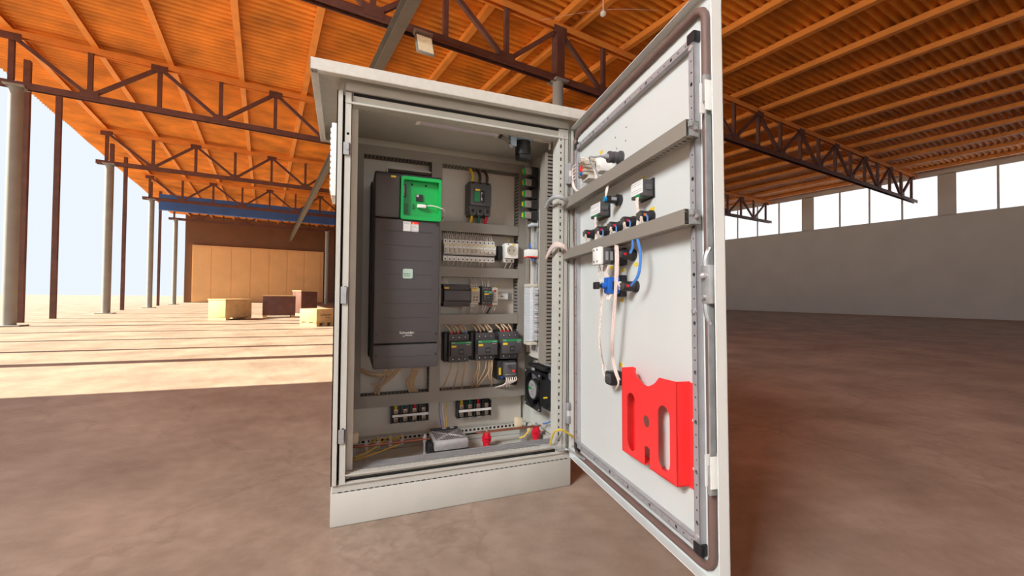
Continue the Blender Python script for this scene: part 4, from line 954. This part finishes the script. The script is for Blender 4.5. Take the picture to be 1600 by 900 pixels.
# potentiometer
s, z = DP(969, 313); t = thing('potentiometer', 'black potentiometer body with blue tip under the upper duct', 'potentiometer', FD(s, z))
lathe_y([(.0155, 0), (.0155, .005), (.0165, .007), (.0165, .012)]).build('lock_nut', black, t, True); lathe_y([(.011, .01), (.011, .032), (.0105, .046)]).build('barrel', black, t, True); lathe_y([(.008, .044), (.007, .052)]).build('blue_tip', mat('bright_blue', (30, 140, 200), .35), t, True)
B('print_patch', grey, t, .004, .0113, -.034, -.018, -.004, .005)
for k in range(3): wire('potentiometer_wire', 'thin white wire rising from the potentiometer', [DM @ Vector((s, -.046, z+.006)), DM @ Vector((s-.005+.005*k, -.044, z+.02)), DM @ Vector((s-.012+.005*k, -.038, z+.035)), DM @ Vector((s-.01+.004*k, -.034, zc1-.012))], .0018, wirew, 'wire', 'wires rising from the potentiometer', 5, 4)
# two panel meters
for i, (x0_, x1_, y0_, y1_, l) in enumerate(((985.5, 1004, 286, 307, 'panel meter back with white label, beside the larger drop cable'), (922.5, 937.5, 319, 338.5, 'panel meter back with white label, closer to the hinges'))):
    n_ = .032; s0, z0 = DP(x0_, (y0_+y1_)/2+4, n_); s1, z1 = DP(x1_, (y0_+y1_)/2-4, n_); zc = (z0+z1)/2; sc = (s0+s1)/2; hw_ = (s1-s0)/2; hh = .021
    t = thing('panel_meter', l, 'meter', FD(sc, zc))
    B('body', char, t, -hw_, hw_, -n_, 0, -hh, hh, c=.002); B('bezel', black, t, -hw_-.003, hw_+.003, -.004, .0005, -hh-.004, hh+.004, c=.001)
    B('rear_label', paper, t, -hw_+.002, hw_-.001, -n_-.0008, -n_+.001, -hh+.008, hh-.001); dashes('label_print', ink, t, -hw_+.006, hw_-.006, (hh-.006, hh-.011, -.002, -.007), -n_-.001, .0006, 4+i)
    B('connector', greens, t, -.004, .014, -n_-.004, -n_+.01, -hh-.001, -hh+.006, c=.001); B('side_clip', charl, t, hw_-.001, hw_+.004, -n_+.006, -.008, -.006, .007, c=.001)
    for k in range(3): wire('meter_wire', 'white wire hanging from the %s' % ('panel meter beside the larger drop cable' if i == 0 else 'panel meter closer to the hinges'), [DM @ Vector((sc+.002+.004*k, -n_-.002, zc-hh)), DM @ Vector((sc+.004+.003*k, -n_-.004, zc-hh-.02)), DM @ Vector((sc+.004+.004*k, -n_, zc-hh-.045)), DM @ Vector((sc+.0+.004*k, -.034, zc2+.012))], .002, wirew, 'wire', 'wires of the panel meter %d' % (i+1), 5, 4)
# small terminal stack near the upper hinge
n_ = .04; sA, zA = DP(906, 268, n_)
t = thing('terminal_stack', 'stack of beige door terminals with red and blue bridges', 'terminal block', FD(sA+.01, zA))
for k in range(5):
    B('terminal', beige, t, -.018, .03, -.044, -.0, -.022+k*.0115, -.0125+k*.0115, c=.001); B('terminal_screw', steeld, t, -.014, -.004, -.0455, -.043, -.020+k*.0115, -.0145+k*.0115)
B('red_bridge', red, t, .006, .018, -.05, -.043, -.008, .008, c=.001); B('blue_bridge', bluep, t, .006, .017, -.049, -.043, -.02, -.011, c=.001); B('foot', platem, t, -.02, .034, -.03, 0, -.034, -.022)
for k in range(5): wire('stack_wire', 'thin white wire from the beige door terminals', [DM @ Vector((sA-.012, -.05, zA-.018+k*.0115)), DM @ Vector((sA-.03, -.055, zA-.024+k*.01)), DM @ Vector((sA-.036+.003*k, -.05, zA-.045)), DM @ Vector((sA-.02+.004*k, -.035, zc1+.012))], .0018, wirew, 'wire', 'wires of the beige door terminals', 5, 4)
s, z = DP(942, 258, .02)
t = thing('relay_socket', 'white connector box beside the beige door terminals', 'connector', FD(s, z)); B('body', white, t, -.016, .02, -.04, 0, -.024, .022, c=.002); B('slot', char, t, -.012, -.008, -.0408, -.038, -.006, .012)
sS, zS = DP(970, 247)
wire('stack_wire', 'grey cable looping round the white connector box', [DM @ Vector((sS, -.062, zS)), DM @ Vector((sS-.02, -.074, zS+.003)), DM @ Vector((s+.012, -.07, z+.016)), DM @ Vector((s+.0, -.06, z+.002)), DM @ Vector((s+.006, -.048, z-.018)), DM @ Vector((s+.014, -.04, zc1+.013))], .0026, grey, 'cable')
for k in range(3): wire('stack_wire', 'white wire looping from terminals to white connector', [DM @ Vector((sA+.02, -.046, zA+.02-.008*k)), DM @ Vector((sA+.05, -.06, zA+.026-.006*k)), DM @ Vector((s-.01, -.055, z+.01)), DM @ Vector((s-.004+.004*k, -.04, zc1+.013))], .002, wirew, 'wire', 'wires looping to the white connector', 5, 4)
s, z = DP(970, 247)
t = thing('service_socket', 'black ribbed panel socket with grey cable gland on door', 'socket', FD(s, z))
lathe_y([(.02, 0), (.02, .006)]).build('flange', char, t, True); lathe_y([(.0165, .006), (.0165, .012), (.0145, .013), (.0145, .018), (.0165, .019), (.0165, .025), (.0145, .026), (.0145, .031), (.0165, .032), (.0165, .04), (.012, .042)]).build('ribbed_body', char, t, True)
lathe_y([(.008, .04), (.007, .05), (.0045, .054), (.003, .066)]).build('cable_gland', grey, t, True)
# selector with white and black contact blocks, blue contact block
s, z = DP(974, 402)
t = thing('selector_switch', 'selector switch back with white end and black contact blocks', 'switch', FD(s, z))
B('base', black, t, -.02, .02, -.012, 0, -.024, .024, c=.003); B('contact_block', black, t, -.022, .02, -.05, -.01, -.02, .021, c=.002); B('contact_block', char, t, -.022, .02, -.072, -.048, -.021, .022, c=.002)
B('white_end', white, t, -.022, .02, -.086, -.071, -.024, .025, c=.004)
for x in (-.01, .01):
    for zz in (-.015, .017): MB().lathe([(.003, .085), (.003, .0868)], 8, 'y', (x, 0, zz)).build('screw', char, t)
for k in range(3): B('clamp', grey, t, .0195, .0212, -.066+k*.014, -.058+k*.014, -.012, .012)
for k in range(4): wire('selector_wire', 'white wire looping under the selector switch', [DM @ Vector((s-.012+.008*k, -.052, z-.02)), DM @ Vector((s-.014+.009*k, -.056, z-.036)), DM @ Vector((s-.004+.004*k, -.055, z-.05)), DM @ Vector((s+.004*k, -.05, z-.062))], .0024, wirew, 'wire', 'wires looping under the selector switch', 5, 4)
s2, z2 = DP(975, 447)
t = thing('isolator_block', 'bright blue contact block on black bracket under the selector', 'switch', FD(s2, z2))
B('bracket', black, t, -.014, .016, -.018, 0, -.03, .03, c=.003); B('blue_block', bluep, t, -.016, .014, -.056, -.02, -.022, .024, c=.004); B('black_block', black, t, -.008, .0145, -.044, -.03, -.012, .012); B('white_collar', white, t, -.01, .016, -.026, -.014, -.012, .012, c=.003)
lathe_y([(.009, .055), (.008, .07)]).build('spindle', bluep, t, True); B('black_tip', black, t, -.010, .010, -.092, -.078, -.010, .010, c=.003); lathe_y([(.004, .068), (.004, .08)]).build('shaft', black, t, True)
for k in range(3): wire('selector_wire', 'white wire curling under the blue contact block', [DM @ Vector((s2-.012+.01*k, -.045, z2-.02)), DM @ Vector((s2-.012+.01*k, -.05, z2-.034)), DM @ Vector((s2+.004*k, -.05, z2-.038)), DM @ Vector((s2+.012, -.045, z2-.026))], .0022, wirew, 'wire', 'wires curling under the blue block', 5, 4)
# long drop cables
def dl(px, py, n): 
    s, z = DP(px, py, n); return DM @ Vector((s, -n, z))
for i, pts in enumerate(([(961, 383), (961.5, 405), (961, 430), (960, 460), (957, 500), (954.5, 535), (956, 560), (960, 580), (966, 598), (962, 607)], [(963, 383), (964, 405), (963.5, 430), (962.5, 458), (959.5, 500), (957, 535), (958, 560), (962, 578), (968, 594)], [(964.5, 384), (965.5, 402), (965, 425), (964, 440), (968, 448)])):
    wire('drop_cable', 'long pinkish cable hanging from the lower door duct beside selector' if i < 2 else 'short pinkish cable ending at the white collar', [dl(a, b, .05 if b < 560 else .035) for a, b in pts], .0026, wirep, 'cable', 'pinkish drop cables beside the selector' if i < 2 else None)
for i, pts in enumerate(([(931, 397), (934, 420), (938, 445), (938.5, 470), (936.5, 500), (935.5, 530), (938, 552), (944, 572), (948, 582)], [(933, 397), (937, 418), (940, 440), (941, 465), (938.5, 500), (937, 530), (940, 560), (943, 585), (952, 601)])):
    wire('drop_cable', 'long white cable hanging left of the blue contact block', [dl(a, b, .06 if b < 560 else .035) for a, b in pts], .0022, wirew, 'cable', 'white drop cables left of the blue block')
for i, pts in enumerate(([(995, 374), (999, 392), (999, 412), (995, 432), (986, 445)], [(996.5, 374), (1000.5, 392), (1000.5, 412), (996.5, 433), (985, 446.5)])):
    wire('blue_cable', 'light blue cable looping down to the lowest pilot light', [dl(a, b, .05) for a, b in pts], .0026, blue, 'cable', 'blue cables looping to the lowest pilot light')
wire('blue_cable', 'short light blue cable to the pilot under the duct', [dl(988, 376, .045), dl(988, 386, .05), dl(984, 396, .055)], .003, blue, 'cable')
# thermostat block at the lower end
s, z = DP(970, 590)
t = thing('thermostat', 'small black terminal device beside the red document holder', 'thermostat', FD(s, z))
B('body', black, t, -.018, .016, -.04, 0, -.019, .019, c=.003)
for k in range(3): B('terminal', char, t, -.016+k*.011, -.008+k*.011, -.0425, -.038, -.014, .014, c=.001); B('screw', grey, t, -.0135+k*.011, -.0105+k*.011, -.0435, -.042, .006, .009)
# ------------------------------------------------------------------ red document holder
n_ = .034
def O(px, py): return DP(px, py, n_)
out = [O(970.7, 574), O(988, 573), O(990, 580), O(993, 586), O(997, 592), O(1001.6, 598), O(1006, 601.5), O(1010, 603.4), O(1014, 603.2), O(1019, 601), O(1023, 598), O(1026, 594), O(1029, 590), O(1055, 596.5)]
sL = (out[0][0]+O(972, 704.7)[0])/2; sR = O(1057, 680)[0]; zB = .168
zB = (O(972, 704.7)[1]+O(1060, 761.4)[1])/2
out[0] = (sL, out[0][1]); out[-1] = (sR, out[-1][1])
nb0 = O(1006, 720)[0]; nb1 = O(1015, 720)[0]; nbt = O(1010, 697)[1]
out += [(sR, zB), (nb1, zB), (nb1, nbt-.004), ((nb0+nb1)/2, nbt), (nb0, nbt-.004), (nb0, zB), (sL, zB)]
def sl(pxa, pxb, pya, pyb):
    a = O(pxa, (pya+pyb)/2)[0]; b = O(pxb, (pya+pyb)/2)[0]; zt_ = O((pxa+pxb)/2, pya)[1]; zb_ = O((pxa+pxb)/2, pyb)[1]
    return slot((a+b)/2, (zt_+zb_)/2, b-a, zt_-zb_, 7)
hol = [sl(979, 992, 614, 704), sl(1027, 1046, 634, 736), sl(1004, 1014, 649, 668)]
rh = thing('document_holder', 'bright red plastic document holder with slots on the door', 'document holder', FD(0, 0))
f = MB().plate(out, [h[::-1] for h in hol], -n_, -n_+.0022, 'y').build('front_panel', red, rh)
w_ = MB(); w_.box(sR-.0022, sR, -n_, 0, zB, out[13][1]); w_.build('side_wall', red, rh); w_ = MB(); w_.box(sL, sL+.0022, -n_, 0, zB, out[0][1]); w_.build('side_wall', red, rh)
B('bottom_wall', red, rh, sL, nb0, -n_, 0, zB, zB+.0022); B('bottom_wall', red, rh, nb1, sR, -n_, 0, zB, zB+.0022)
B('mounting_flange', red, rh, sR-.002, sR+.024, -.0026, .0004, zB-.004, out[13][1]-.002); B('mounting_flange', red, rh, sL-.004, sL+.014, -.0026, .0004, zB, out[0][1])
for zz in (.3, .2): MB().lathe([(.003, .002), (.003, .0032)], 8, 'y', (sR+.012, 0, zz)).build('rivet', white, rh)
p = MB(); a, b_ = O(1000, 632), O(1019, 640)
x0_, x1_, z0_, z1_ = a[0], b_[0], O(1009, 645)[1], O(1009, 626)[1]
for q in ((x0_, x1_, z0_, z0_+.001), (x0_, x1_, z1_-.001, z1_), (x0_, x0_+.001, z0_, z1_), (x1_-.001, x1_, z0_, z1_)): p.box(q[0], q[1], -n_-.0006, -n_+.001, q[2], q[3])
p.build('embossed_frame', red, rh)
